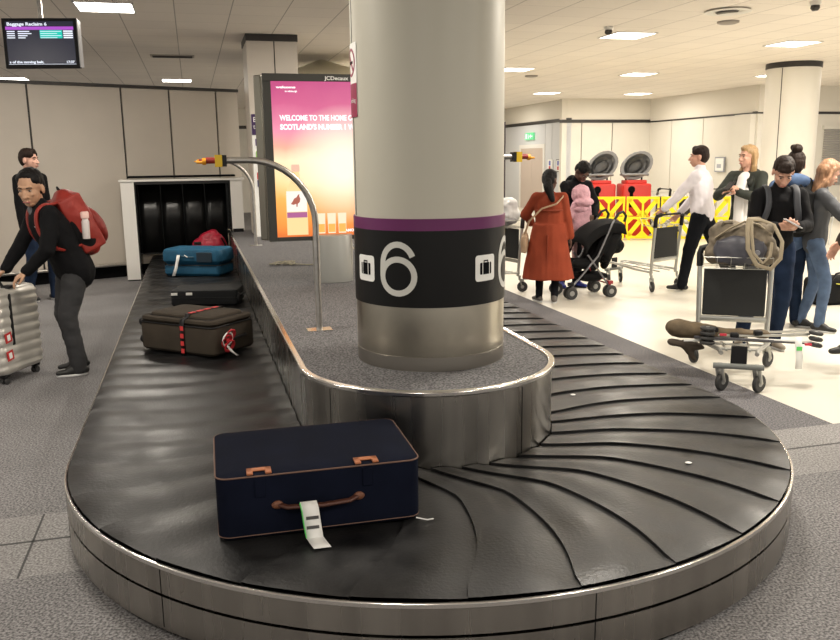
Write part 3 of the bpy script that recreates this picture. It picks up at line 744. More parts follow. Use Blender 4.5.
def poster_mat():
    m, nt, bs = _nt('poster_print')
    tc = nt.nodes.new('ShaderNodeTexCoord'); sp = nt.nodes.new('ShaderNodeSeparateXYZ'); nt.links.new(tc.outputs['Object'], sp.inputs[0])
    def L(a, i): nt.links.new(a, i)
    mr = nt.nodes.new('ShaderNodeMapRange'); mr.inputs[1].default_value = .39; mr.inputs[2].default_value = 1.655; 
    nz = nt.nodes.new('ShaderNodeTexNoise'); nz.inputs['Scale'].default_value = 2.6; nz.inputs['Detail'].default_value = 3; L(tc.outputs['Object'], nz.inputs['Vector'])
    ad_ = nt.nodes.new('ShaderNodeMath'); ad_.operation = 'MULTIPLY_ADD'; ad_.inputs[1].default_value = .22; L(nz.outputs['Fac'], ad_.inputs[0]); L(sp.outputs[2], ad_.inputs[2])
    su = nt.nodes.new('ShaderNodeMath'); su.operation = 'SUBTRACT'; su.inputs[1].default_value = .11; L(ad_.outputs[0], su.inputs[0]); L(su.outputs[0], mr.inputs[0])
    cr = nt.nodes.new('ShaderNodeValToRGB'); e = cr.color_ramp.elements
    stops = [(0, (.75, .16, .03)), (.1, (.9, .3, .05)), (.25, (1, .45, .10)), (.36, (1, .72, .35)), (.48, (1, .8, .5)), (.58, (.95, .42, .3)), (.7, (.85, .28, .4)), (.85, (.62, .11, .25)), (1, (.50, .06, .20))]
    e[0].position = 0; e[0].color = (*stops[0][1], 1); e[1].position = 1; e[1].color = (*stops[-1][1], 1)
    for p_, c_ in stops[1:-1]: q = e.new(p_); q.color = (*c_, 1)
    L(mr.outputs[0], cr.inputs['Fac'])
    # printed sun glow, right of the middle
    vd = nt.nodes.new('ShaderNodeVectorMath'); vd.operation = 'DISTANCE'; vd.inputs[1].default_value = (.12, 0, .98)
    mp = nt.nodes.new('ShaderNodeMapping'); mp.inputs['Scale'].default_value = (1, 0, 1.0); L(tc.outputs['Object'], mp.inputs[0]); L(mp.outputs[0], vd.inputs[0])
    g = nt.nodes.new('ShaderNodeMapRange'); g.inputs[1].default_value = .1; g.inputs[2].default_value = .5; g.inputs[3].default_value = 1; g.inputs[4].default_value = 0; L(vd.outputs['Value'], g.inputs[0])
    mx = nt.nodes.new('ShaderNodeMix'); mx.data_type = 'RGBA'; L(g.outputs[0], mx.inputs['Factor']); L(cr.outputs['Color'], mx.inputs[6]); mx.inputs[7].default_value = (1, .93, .72, 1)
    # red lower right corner
    g2 = nt.nodes.new('ShaderNodeMapRange'); g2.inputs[1].default_value = .15; g2.inputs[2].default_value = .5; L(sp.outputs[0], g2.inputs[0])
    g3 = nt.nodes.new('ShaderNodeMapRange'); g3.inputs[1].default_value = 1.0; g3.inputs[2].default_value = .6; L(sp.outputs[2], g3.inputs[0])
    mu = nt.nodes.new('ShaderNodeMath'); mu.operation = 'MULTIPLY'; L(g2.outputs[0], mu.inputs[0]); L(g3.outputs[0], mu.inputs[1])
    mx2 = nt.nodes.new('ShaderNodeMix'); mx2.data_type = 'RGBA'; L(mu.outputs[0], mx2.inputs['Factor']); L(mx.outputs[2], mx2.inputs[6]); mx2.inputs[7].default_value = (.7, .12, .12, 1)
    bs.inputs['Base Color'].default_value = (.02, .02, .02, 1); L(mx2.outputs[2], bs.inputs['Emission Color']); bs.inputs['Emission Strength'].default_value = 1.15
    bs.inputs['Roughness'].default_value = .25
    return m
b = MB(); b.b2(-.462, .462, -.004, 0, .39, 1.655); ps = b.build('poster', poster_mat(), ad)
M_pw = em('poster_white', (1, .97, .95), 1.25)
def adtext(t, size, x, z, w=None, bold=.002, al='LEFT', m=None): return text('lettering', t, size, m or M_pw, ps, (x, -.0055, z), width=w, bold=bold, align=al)
adtext('WELCOME TO THE HOME OF', .06, -.40, 1.345, .63, .0022)
adtext("SCOTLAND'S NUMBER 1 WHISKY", .06, -.40, 1.272, .76, .0028)
adtext('FAMOUS FOR A REASON', .03, .1, .42, .36, .0012)
adtext('welcome', .025, -.42, 1.60, .16, .001); adtext('to edinburgh', .02, -.35, 1.57, .1, .0005)
text('lettering', 'JCDecaux', .042, M_icon, ad, (-.02, -.0135, 1.668), align='LEFT', width=.2, bold=.001)
# bottle, label with bird, glasses (printed, backlit)
def pshape(name, pts, c, d=.006, e=1.0):
    b = MB(); b.prism(pts, -d - .0012, -d); return b.build(name, em('print_' + name, c, e), ps)
def mirror(x0, half): return [(x0 + x, z) for x, z in half] + [(x0 - x, z) for x, z in reversed(half)]
pshape('bottle', mirror(-.29, [(.088, .405), (.088, .74), (.075, .80), (.035, .87), (.028, .94), (.031, .985)]), (1, .75, .35), .005)
pshape('bottle_neck', mirror(-.29, [(.031, .93), (.034, .94), (.034, .97), (.031, .988)]), (.9, .55, .4), .0062)
pshape('bottle_label', mirror(-.29, [(.084, .60), (.084, .77)]), (1, .93, .85), .0064)
pshape('label_band', mirror(-.29, [(.084, .55), (.084, .595)]), (.45, .12, .3), .0064)
bird = [(-.05, .0), (-.035, .02), (-.02, .045), (.0, .055), (.012, .075), (.025, .08), (.022, .065), (.03, .04), (.025, .015), (.008, .0), (.004, -.025), (-.004, -.025), (-.005, .0), (-.03, -.008)]
pshape('label_bird', [(-.29 + x, .665 + z) for x, z in bird], (.45, .12, .08), .0078)
for i, x in enumerate((-.09, .0, .09)):
    o = pshape('glass', mirror(x, [(.032, .41), (.036, .58)]), (1, .85, .6), .005)
    o = pshape('glass_drink', mirror(x, [(.029, .42), (.03, .49)]), (1, .5, .1), .0064)
pshape('bird_emblem_box', [(.28, 1.53), (.44, 1.53), (.44, 1.65), (.28, 1.65)], (.78, .25, .48), .005)
pshape('bird_emblem', [(.36 + x, 1.57 + z * .8) for x, z in bird], (1, .97, .95), .0064, 1.2)
pshape('raised_arm', [(.21, .60), (.235, .74), (.215, .85), (.225, .87), (.24, .82), (.26, .77), (.30, .80), (.33, .72), (.30, .60)], (.85, .3, .25), .005)

# ------------------------------------------------------------------ airport baggage trolleys
M_alu = mat('trolley_aluminium', (.50, .50, .47), .35, .85)
M_tyre = mat('tyre_rubber', (.03, .03, .03), .6)
M_hub = mat('wheel_hub', (.35, .35, .34), .4, .6)
def castor(parent, x, y, r=.066, a=0.0, z=.2):
    b = MB(); R = Matrix.Rotation(a, 3, 'Z')
    def P(p): q = R @ V(p); return (q.x + x, q.y + y, p[2])
    b.box(P((.0, .03, .11)), (.008, .05, .11), R); 
    for sx in (-.022, .022): b.tube([P((sx, .0, z - .03)), P((sx, .02, .1)), P((sx, .035, r))], [.014, .013, .011], 6, flat=.5)
    b.cyl(P((0, 0, z - .05)), P((0, 0, z + .01)), .016)
    f = b.build('castor_fork', M_alu, parent)
    b = MB(); Rw = R @ Matrix.Rotation(pi / 2, 3, 'Y'); b.lathe([(.02, -.014), (r - .008, -.016), (r, -.01), (r, .01), (r - .008, .016), (.02, .014)], P((0, .035, r)), 20, Rw); w_ = b.build('wheel', M_tyre, f)
    b = MB(); b.lathe([(0, -.017), (.022, -.017), (.026, 0), (.022, .017), (0, .017)], P((0, .035, r)), 14, Rw); b.build('hub', M_hub, w_)
def trolley(label, loc, rz, group=None):
    t = thing('baggage_trolley', label, 'trolley', loc, rz, group)
    # rear frame: two posts and a top bow;  -y is the front
    for sx in (-1, 1):
        b = MB(); b.tube([(sx * .255, -.02, .2), (sx * .262, 0, .5), (sx * .268, .03, .84)], .019, 8); b.build('post', M_alu, t)
        b = MB(); b.tube([(sx * .268, .028, .80), (sx * .27, .035, .90), (sx * .26, .05, .94), (sx * .2, .06, .955)], .026, 8); b.build('hand_grip', M_black, t)
        b = MB(); b.tube([(sx * .255, .0, .24), (sx * .25, -.25, .255), (sx * .13, -.72, .29), (sx * .12, -.78, .28)], .016, 8); b.build('side_rail', M_alu, t)
    b = MB(); b.tube([(-.2, .06, .955), (.2, .06, .955)], .013, 8); b.build('handle_bar', M_black, t)
    b = MB(); b.b2(-.235, .235, -.012, .01, .41, .79); b.build('advert_board', mat('board_black', (.012, .013, .013), .6), t, bevel=.01)
    b = MB(); b.tube([(-.255, -.01, .385), (.255, -.01, .385)], .014, 8, flat=1.6); b.build('cross_bar', M_alu, t)
    b = MB()
    for y, z in ((-.18, .25), (-.42, .268), (-.66, .285)): b.cyl((-.24 + .0 * y, y, z), (.24, y, z), .009) if y > -.2 else b.cyl((-.26 - y * -.12 * -1 if False else -(.25 - (-y - .25) * .255), y, z), ((.25 - (-y - .25) * .255), y, z), .009)
    for x in (-.08, .08): b.cyl((x * 1.3, 0, .24), (x, -.7, .285), .009)
    b.build('platform_bars', M_alu, t)
    b = MB(); b.cyl((-.17, -.80, .19), (.17, -.80, .19), .021); b.build('front_bumper', mat('bumper_grey', (.16, .17, .16), .5), t)
    b = MB(); b.b2(-.055, .055, -.80, -.785, .2, .34); b.build('front_plate', M_black, t, bevel=.008)
    # wire basket
    b = MB()
    for y, z in ((-.21, .90), (.02, .82)): b.tube([(-.25, .03, z), (-.25, y - .0, z), (.25, y, z), (.25, .03, z)], .004, 5)
    for x in (-.25, -.15, -.05, .05, .15, .25): b.tube([(x, -.21, .90), (x, -.17, .815), (x, .02, .805)], .003, 5)
    for y in (-.17, -.08, .02): b.cyl((-.25, y, .808), (.25, y, .808), .003, 5)
    b.build('wire_basket', M_alu, t)
    castor(t, -.265, .0, .066, .5); castor(t, .265, .0, .066, -.6)
    castor(t, -.125, -.79, .066, -.7); castor(t, .125, -.79, .066, -.7)
    return t
T1 = trolley('airport trolley in front, loaded with a khaki bag and a folded buggy', (2.50, 6.44, 0), rad(-17))
T2 = trolley('airport trolley pushed by the man in the white shirt', (3.10, 10.30, 0), rad(180 + 38))
T3 = trolley('airport trolley with a white wrapped bag, left of the woman in the orange coat', (1.14, 10.5, 0), rad(-62))
for i in range(3): trolley(['grey airport trolley parked behind the yellow barrier, leftmost of the row', 'grey airport trolley parked behind the yellow barrier, middle of the row of three', 'grey airport trolley parked behind the yellow barrier, last of the row'][i], (5.25 + i * .46, 17.85 - .12 * i, 0), rad(-78), 'airport trolleys parked behind the barrier')
# ------------------------------------------------------------------ bag on the front trolley
T1M = Matrix.Translation((2.50, 6.44, 0)) @ Matrix.Rotation(rad(-17), 4, 'Z')
def onT1(x, y, z): return T1M @ V((x, y, z))
M_khaki = mat('khaki_canvas', (.17, .14, .10), .85, bump=.3, bscale=30, var=.35, vscale=14)
s = thing('travel_bag', 'khaki rucksack with a dark grey front pocket and looped webbing in the trolley basket', 'bag', onT1(.03, -.05, .82), rad(-17))
b = MB(); b.ell((.0, .0, .17), (.25, .13, .17)); b.ell((-.1, .02, .26), (.15, .1, .09)); b.ell((.12, .0, .28), (.12, .1, .08)); b.cap((-.18, 0, .1), .09, (.18, 0, .1), .1)
blob('body', b, M_khaki, s, .012, 4, .016, (14, 14, 14), 5)
b = MB(); b.ell((-.02, -.1, .13), (.2, .07, .12)); b.box((-.02, -.09, .12), (.34, .1, .17)); blob('front_pocket', b, mat('slate_nylon', (.06, .06, .075), .5, var=.2, vscale=8), s, .01, 8, .006, (10, 10, 10), 2)
b = MB(); pts = [(.02 + .0 * i, 0, 0) for i in range(2)]
b.tube([(.03, -.12, .37), (.02, -.18, .3), (.03, -.2, .15), (.1, -.2, .03), (.2, -.18, .0), (.27, -.14, .08), (.28, -.08, .2), (.22, -.03, .32), (.12, -.05, .36), (.03, -.1, .37)], .017, 8, True, flat=.5); b.build('webbing_loop', mat('beige_webbing', (.30, .25, .17), .8), s)
b = MB(); b.tube([(.05, -.13, .36), (.05, -.19, .27), (.07, -.205, .12), (.14, -.2, .045), (.19, -.19, .1), (.2, -.15, .2)], .012, 6, flat=.5); b.tube([(-.2, -.08, .22), (-.1, -.12, .3), (0, -.1, .35), (.1, -.1, .33), (.2, -.06, .25)], .014, 6, flat=.6); b.build('webbing_loop', mat('beige_webbing', (.30, .25, .17), .8), s)
b = MB(); b.lathe([(0, .0), (.02, .0), (.022, -.006), (0, -.006)], (.1, -.172, .12), 16, Matrix.Rotation(pi / 2, 3, 'X')); b.build('badge', mat('badge_grey', (.2, .2, .22), .5), s)
for x, z in ((-.12, .33), (.08, .36)): b = MB(); b.tube([(x - .04, -.02, z - .05), (x - .02, -.05, z + .01), (x + .03, -.04, z + .01), (x + .05, 0, z - .04)], .016, 6); b.build('carry_handle', M_khaki, s)

# folded buggy lying across the trolley platform
s = thing('folded_buggy', 'folded umbrella buggy with brown fabric lying across the front trolley', 'pushchair', onT1(.02, -.35, .245), rad(-17 + 10))
b = MB()
for k, (y, z) in enumerate(((-.12, .06), (-.07, .1), (-.02, .07), (.04, .11), (.08, .06))):
    b2_ = MB(); b2_.tube([(-.42, y, z), (.1, y * .8 - .01, z + .012 * (-1) ** k), (.50, y * .9, z + .01 * (k % 3))], .0095, 6); b2_.build('frame_tube', M_alu if k % 2 else mat('white_tube', (.7, .7, .68), .35), s)
b = MB(); b.tube([(-.35, -.13, .09), (.45, -.1, .05)], .012, 6); b.build('frame_tube', mat('gunmetal_tube', (.08, .08, .09), .4, .4), s)
b = MB(); b.cap((-.44, 0, .13), .10, (-.22, -.02, .11), .085, .7, (0, 0, 1)); b.cap((-.2, .0, .10), .07, (.2, .02, .09), .045, .6, (0, 0, 1)); blob('folded_fabric', b, mat('olive_brown_fabric', (.13, .095, .055), .8, var=.3, vscale=9), s, .01, 4, .01, (9, 12, 12), 8)
b = MB(); b.cap((-.48, -.04, .03), .05, (-.3, -.06, -.0), .055, .5, (0, 0, 1)); b.cap((-.40, -.07, .02), .04, (-.33, -.08, -.09), .02); blob('folded_fabric', b, mat('dark_brown_fabric', (.055, .04, .028), .85), s, .01, 4, .01, (9, 12, 12), 9)
def small_wheel(x, y, z, r=.042, ax='X', tilt=0):
    b = MB(); R = Matrix.Rotation(tilt, 3, 'Y'); b.lathe([(.012, -.011), (r - .006, -.012), (r, -.005), (r, .005), (r - .006, .012), (.012, .011)], (x, y, z), 16, R)
    w_ = b.build('wheel', M_tyre, s); b = MB(); b.lathe([(0, -.0125), (.014, -.0125), (.014, .0125), (0, .0125)], (x, y, z), 10, R); b.build('hub', M_hub, w_)
for i in range(4): small_wheel(-.26, -.16, .165 - i * .036, .055)
for i in range(3): small_wheel(.53 + .0 * i, -.10, .125 - i * .045, .05, tilt=.15)
for k, (x, z) in enumerate(((-.2, .14), (-.05, .1), (.12, .12))): b = MB(); b.box((x, -.09, z), (.06, .05, .035)); b.build('hinge_block', M_black, s, bevel=.008)
for k, (x, z) in enumerate(((-.14, .11), (.47, .045))): b = MB(); b.box((x, -.13, z), (.05, .02, .018)); b.build('red_clip', mat('clip_red', (.6, .03, .06), .4), s, bevel=.004)
tg = paper_tag(s, [(.40, -.12, .1), (.40, -.14, .03), (.41, -.145, -.05), (.41, -.145, -.14)], .05, name='luggage_tag')
b = MB(); b.b2(.385, .425, -.1475, -.1455, .0, .03); b.build('green_print', M_green, tg)

# white wrapped bag on the left trolley
T3M = Matrix.Translation((1.14, 10.5, 0)) @ Matrix.Rotation(rad(-62), 4, 'Z')
s = thing('wrapped_bag', 'white plastic wrapped bag in the basket of the trolley beside the orange coat', 'bag', T3M @ V((0, -.06, .815)), rad(-62))
b = MB(); b.ell((0, 0, .16), (.24, .17, .16)); b.ell((.05, 0, .27), (.17, .13, .1)); blob('wrapped_bundle', b, mat('white_plastic', (.66, .66, .66), .3, bump=.5, bscale=12), s, .014, 3, .025, (9, 9, 9), 4)
b = MB(); b.ell((0, -.03, .08), (.25, .16, .08)); blob('grey_bundle', b, mat('grey_plastic', (.28, .28, .29), .35), s, .014, 3, .01)

# ------------------------------------------------------------------ pushchair
s = thing('pushchair', 'black folding pushchair with curved handles standing beside the orange coat', 'pushchair', (2.03, 9.93, 0), rad(-74))
M_pf = mat('black_nylon', (.006, .006, .0065), .8, spec=.15, bump=.2, bscale=20); M_pg = mat('pushchair_grey', (.2, .2, .21), .4, .6)
# -y is forwards (left in the photograph)
for sx in (-1, 1):
    b = MB(); b.tube([(sx * .19, -.30, .12), (sx * .2, .05, .5), (sx * .21, .22, .88), (sx * .21, .27, .96)], .012, 8); b.build('frame_tube', M_pg, s)
    b = MB(); b.tube([(sx * .2, .22, .12), (sx * .19, .0, .42), (sx * .19, -.08, .52)], .011, 8); b.build('frame_tube', M_pg, s)
    b = MB(); b.tube([(sx * .21, .25, .93), (sx * .21, .30, 1.0), (sx * .21, .36, 1.02), (sx * .21, .40, .97), (sx * .21, .38, .90)], .017, 8); b.build('handle', M_black, s)
    for y in (-.30, .22):
        for dx in (-.035, .035):
            b = MB(); Rw = Matrix.Rotation(pi / 2, 3, 'Y'); r = .075; c = (sx * .2 + dx, y, r); b.lathe([(.03, -.014), (r - .012, -.016), (r, -.007), (r, .007), (r - .012, .016), (.03, .014)], c, 20, Rw); w_ = b.build('wheel', M_tyre, s)
            b = MB(); b.lathe([(0, -.014), (.02, -.017), (.032, -.014), (.032, .014), (.02, .017), (0, .014)], c, 14, Rw); b.build('hub', M_hub, w_)
        b = MB(); b.cyl((sx * .2, y, .06), (sx * .2, y, .18), .014); b.box((sx * .2, y, .18), (.05, .06, .04)); b.build('wheel_fork', mat('fork_red', (.3, .02, .03), .4) if y > 0 else M_black, s)
b = MB(); b.cyl((-.2, .22, .16), (.2, .22, .16), .009); b.cyl((-.19, -.05, .36), (.19, .18, .2), .008); b.cyl((.19, -.05, .36), (-.19, .18, .2), .008); b.build('cross_brace', mat('fork_red', (.3, .02, .03), .4), s)
b = MB(); b.cap((0, -.22, .42), .06, (0, .02, .38), .07, 1); b.cap((-.13, -.2, .42), .05, (-.13, .04, .38), .06); b.cap((.13, -.2, .42), .05, (.13, .04, .38), .06)
b.box((0, -.26, .33), (.3, .05, .2)); blob('seat', b, M_pf, s, .012, 5, .004)
b = MB(); 
for x in (-.14, 0, .14): b.cap((x, .03, .40), .05, (x, .24, .86), .055)
b.cap((-.12, .22, .52), .075, (-.12, .33, .78), .07); b.cap((.12, .22, .52), .075, (.12, .33, .78), .07); b.cap((-.1, .22, .45), .06, (.1, .22, .45), .06); b.cap((0, .24, .36), .05, (0, .34, .7), .12); b.cap((-.08, .36, .6), .09, (.08, .36, .6), .09); b.cap((-.1, .34, .78), .07, (.1, .34, .78), .07)
blob('backrest', b, M_pf, s, .013, 5, .012, (8, 8, 8), 6)
b = MB(); rows = []
for i in range(9):
    a = rad(-25 + i * 13); rr = .40
    rows.append([(x, .24 - rr * sin(a) * .95 + 0.0, .60 + rr * cos(a) * .82 - .16 * (x / .2) ** 2 * (.3)) for x in (-.21, -.19, -.1, 0, .1, .19, .21)])
for r_ in rows: r_[0] = (r_[0][0], r_[0][1] + .02, r_[0][2] - .1); r_[-1] = (r_[-1][0], r_[-1][1] + .02, r_[-1][2] - .1)
b.sheet(rows); b.build('hood', M_pf, s, solid=.012)
b = MB(); b.ell((0, .05, .24), (.17, .2, .07)); b.box((0, .05, .25), (.3, .34, .06)); blob('shopping_basket', b, M_pf, s, .014, 4)

# ------------------------------------------------------------------ yellow barriers
bx0, by0, bx1, by1 = 3.54, 16.82, 6.5, 16.2
ang = math.atan2(by1 - by0, bx1 - bx0); dirv = V((cos(ang), sin(ang), 0))
def barrier(label, loc, rz, w=.64, cols=2):
    t = thing('plastic_barrier', label, 'barrier', loc, rz, 'yellow plastic barriers in a row')
    b = MB(); h = .86; rows = 2; cw = (w - .04) / cols
    for x in [0.0] + [cw * (i + 1) for i in range(cols)]: b.b2(x, x + .04, -.02, .02, .02, h)
    for z in (.02, h / 2 - .02, h - .05): b.b2(0, w, -.025, .025, z, z + .05)
    for c in range(cols):
        for r in range(rows):
            x0 = .04 + c * cw; x1 = x0 + cw - .04; z0 = .07 + r * (h / 2 - .02); z1 = z0 + h / 2 - .09
            sgn = 1 if (c + r) % 2 == 0 else -1
            if sgn < 0: A = (x0, z1); B = (x1, z0)
            else: A = (x0, z0); B = (x1, z1)
            dx, dz = B[0] - A[0], B[1] - A[1]; L = sqrt(dx * dx + dz * dz); nx, nz = -dz / L, dx / L
            for o_ in (-.0,): 
                q = .042; cx, cz = (A[0] + B[0]) / 2 + nx * o_, (A[1] + B[1]) / 2 + nz * o_
                ex, ez = dx / 2, dz / 2
                b.prism([(cx - ex - nx * q, cz - ez - nz * q), (cx + ex - nx * q, cz + ez - nz * q), (cx + ex + nx * q, cz + ez + nz * q), (cx - ex + nx * q, cz - ez + nz * q)], -.018, .018)
            for sg_ in ():
                cx, cz = (A[0] + B[0]) / 2 + sg_ * nx * .095, (A[1] + B[1]) / 2 + sg_ * nz * .095; k = .34; q = .016
                ex, ez = dx * k / 1.0 * .5, dz * k / 1.0 * .5
                b.prism([(cx - ex * 1.3 - nx * q, cz - ez * 1.3 - nz * q), (cx + ex * 1.3 - nx * q, cz + ez * 1.3 - nz * q), (cx + ex * 1.3 + nx * q, cz + ez * 1.3 + nz * q), (cx - ex * 1.3 + nx * q, cz - ez * 1.3 + nz * q)], -.018, .018)
            # filled corners leave a rounded opening
            g = .10
            for (px, pz, sx, sz) in ((x0, z0, 1, 1), (x1, z0, -1, 1), (x0, z1, 1, -1), (x1, z1, -1, -1)): b.prism([(px, pz), (px + sx * g, pz), (px, pz + sz * g)], -.018, .018)
    b.build('panel', M_yellow, t)
    for x in (.06, w - .06): bb = MB(); bb.b2(x - .03, x + .03, -.16, .16, 0, .03); bb.build('foot', M_yellow, t, bevel=.006)
    return t
BL = ['yellow openwork barrier, left end of the row by the pushchair', 'yellow openwork barrier, second from the left, under the gap between the red bins', 'yellow openwork barrier behind the white shirted man\'s trolley', 'yellow openwork barrier, last of the row, behind the white shirted man']
for i in range(4): barrier(BL[i], V((bx0, by0, 0)) + dirv * (i * .67), ang)
barrier('yellow barrier turned back towards the wall at the left end of the row', (bx0 - .14, by0 + .95, 0), rad(-86), .85)
s = tag(MB().tube([(-.16, 0, .86), (-.14, 0, .95), (0, 0, .99), (.14, 0, .95), (.16, 0, .86)], .025, 8).build('barrier_handle', mat('orange_plastic', (.85, .35, .02), .4)), 'orange loop standing above the left end of the yellow barrier', 'handle'); s.location = (4.02, 16.98, .0)
bpy.data.objects.remove(s)

# red bins with grey domed lids
M_shell = mat('grey_shell', (.20, .20, .205), .4)
def bin_(label, x, y, w, rz, tilt):
    t = thing('collection_bin', label, 'bin', (x, y, 0), rz, 'red bins with raised grey domed lids')
    b = MB(); rbox(b, w / 2, .26, 0, 1.1, .06, .04); b.build('body', M_red, t)
    b = MB(); rbox(b, w / 2 - .08, .2, 1.09, 1.17, .05, .02); b.build('top_plinth', M_red, t)
    b = MB(); b.cyl((-w * .22, -.262, .98), (-w * .22, -.27, .98), .075, 20); b.b2(-w * .22 - .035, -w * .22 + .035, -.27, -.26, .62, .95); b.build('keyhole', M_blackm, t)
    for sx in (-.2, .2): b = MB(); b.cyl((sx * w * 1.4, .02, 1.15), (sx * w * 1.4, .02, 1.30), .018); b.build('lid_stay', M_black, t)
    # shell: hollow oval bowl standing on edge, opening towards the viewer's left
    b = MB(); rows = []
    N = 20
    for i, (rr, dd) in enumerate(((1.0, 0.0), (1.03, .03), (.98, .10), (.82, .19), (.5, .26), (.15, .285), (.01, .29))):
        rows.append([(rr * .36 * cos(2 * pi * k / N), dd, rr * .26 * sin(2 * pi * k / N)) for k in range(N + 1)])
    inner = [[(x * .82, y * .75 + .0, z * .82) for x, y, z in r_] for r_ in rows]
    R = Matrix.Rotation(tilt, 4, 'Y') @ Matrix.Rotation(rad(-12), 4, 'X')
    b.M = Matrix.Translation((.03, -.06, 1.47)) @ R
    b.sheet(rows); b.sheet(inner); b.sheet([rows[0], inner[0]]); b.build('domed_lid', M_shell, t)
    b = MB(); b.M = Matrix.Translation((.03, -.06, 1.47)) @ R; b.sheet([[(x * .6, .06 + 0 * y, z * .62) for x, y, z in rows[0]], [(x * .25, .14, z * .25) for x, y, z in rows[0]]]); b.ell((-.02, .08, 0), (.16, .03, .09)); b.build('lid_insert', mat('shell_inner', (.07, .07, .072), .5), t)
    b = MB(); b.M = Matrix.Translation((-.0, 0, 1.28)); b.box((0, 0, 0), (w * .9, .3, .05)); b.build('lid_base', M_shell, t, bevel=.02)
    return t
bin_('red bin with a grey domed lid, the left of the two behind the barrier', 3.80, 17.4, .56, rad(4), rad(-40))
bin_('red bin with a wider grey domed lid, the right of the two behind the barrier', 4.50, 17.35, .60, rad(4), rad(-33))

# wall notices and exit sign on the far right
def onside(v, z): return W(9.45, v, z) - NV * .02
ex = thing('exit_sign', 'green and white exit sign on the blue-grey side wall', 'sign', onside(21.1, 2.2), RZ - pi / 2)
b = MB(); b.b2(-.34, .34, -.04, .01, 0, .22); b.build('sign_box', mat('exit_green', (.02, .4, .1), .5, emit=(.35, .9, .5), estr=.5), ex)
b = MB(); b.b2(-.3, -.16, -.045, -.04, .03, .19); b.prism([(.02, .11), (.14, .18), (.14, .04)], -.045, -.04); b.b2(.14, .28, -.045, -.04, .09, .13); b.build('arrow_pictogram', em('exit_white', (1, 1, 1), 1), ex)
b = MB(); b.ell((-.06, -.044, .16), (.02, .004, .02)); b.prism([(-.08, .14), (-.03, .14), (-.02, .08), (.0, .03), (-.02, .03), (-.05, .07), (-.09, .03), (-.11, .03), (-.07, .09)], -.045, -.04); b.build('running_figure', em('exit_white', (1, 1, 1), 1), ex)
for v_, w_, col, lbl in ((19.5, .26, (.35, .4, .7), 'white notice with blue and red bands on the blue-grey wall'), (18.9, .24, (.5, .55, .6), 'small framed notice beside the banded notice on the blue-grey wall')):
    n_ = thing('wall_notice', lbl, 'notice', onside(v_, 1.22), RZ - pi / 2)
    b = MB(); b.b2(-w_ / 2 - .03, w_ / 2 + .03, -.02, .01, 0, .36); b.build('frame', M_icon if v_ > 19 else M_dark, n_)
    b = MB(); b.b2(-w_ / 2, w_ / 2, -.024, -.02, .02, .34); p_ = b.build('print', M_icon, n_)
    b = MB(); b.b2(-w_ / 4, w_ / 4, -.026, -.024, .18, .32); b.build('print_block', mat('notice_blue', (.12, .14, .45), .5), p_)
    b = MB(); b.b2(-w_ / 4, w_ / 4, -.026, -.024, .05, .16); b.build('print_block', mat('notice_red', (.5, .08, .1), .5), p_)
n_ = thing('wall_notice', 'small pale framed notice on the cream wall right of the white shirted man', 'notice', W(12.11, 14.85, 1.22), RZ - pi / 2)
b = MB(); b.b2(-.2, .2, -.02, .01, 0, .38); b.build('frame', mat('frame_bluegrey', (.3, .32, .36), .5), n_)
b = MB(); b.b2(-.17, .17, -.024, -.02, .03, .35); b.build('print', M_icon, n_); b = MB(); b.b2(-.1, .08, -.026, -.024, .1, .2); b.build('print_block', mat('notice_grey', (.4, .42, .48), .5), n_)

# silver suitcase held by the bending man
M_silver = mat('silver_shell', (.52, .50, .46), .3, .25)
s = thing('suitcase', 'upright silver ribbed hard-shell suitcase held by the bending man', 'suitcase', (-3.33, 6.36, 0), rad(-9))
b = MB(); zz = []
prof = []
w0, d0 = .2, .25
rows = []
nz_ = 61
for i in range(nz_):
    f = i / (nz_ - 1); z = .07 + f * .67
    e = min(1, min(f, 1 - f) / .06); ins = .04 * (1 - sqrt(max(0, 1 - (1 - e) ** 2)))
    rib = .009 * (1 - abs(2 * ((f * 9) % 1) - 1) ** 2) * (1 if e >= 1 else 0)
    rows.append([(x, y, z + (.010 * sin(x * 14 + y * 9) if e >= 1 else 0)) for x, y, _ in rpath(w0 - ins + rib, d0 - ins + rib, .05, 0, 6)])
m_ = len(rows[0]); vs = [p_ for r_ in rows for p_ in r_]; fs = [(i * m_ + j, i * m_ + (j + 1) % m_, (i + 1) * m_ + (j + 1) % m_, (i + 1) * m_ + j) for i in range(nz_ - 1) for j in range(m_)]
fs += [tuple(range(m_ - 1, -1, -1)), tuple((nz_ - 1) * m_ + j for j in range(m_))]; b.add(vs, fs); b.build('shell', M_silver, s, angle=60)
b = MB(); b.b2(.198, .214, -.13, -.105, .3, .7); b.build('zip_channel', M_black, s, bevel=.006)
b = MB(); b.tube([(-.08, -.06, .735), (-.07, -.06, .775), (.1, -.06, .775), (.12, -.06, .735)], .013, 8); b.b2(.13, .2, -.1, -.02, .735, .755); b.build('handle', M_black, s)
for z in (.37, .23):
    b = MB(); b.box((.212, -.185, z), (.004, .075, .075), Matrix.Rotation(rad(8), 3, 'X')); st = b.build('red_sticker', mat('sticker_red', (.5, .03, .03), .5), s)
    b = MB(); b.box((.215, -.185, z), (.003, .035, .045), Matrix.Rotation(rad(8), 3, 'X')); b.build('sticker_centre', M_icon, st)
for x in (-.15, .15):
    for y in (-.19, .19):
        b = MB(); b.box((x, y, .07), (.06, .06, .03)); b.box((x, y, .05), (.02, .03, .04)); f_ = b.build('wheel_mount', M_black, s, bevel=.008)
        for dx in (-.016, .016): b = MB(); b.lathe([(0, -.008), (.024, -.008), (.027, 0), (.024, .008), (0, .008)], (x + dx, y, .027), 16, Matrix.Rotation(pi / 2, 3, 'Y')); b.build('wheel', M_tyre, f_)
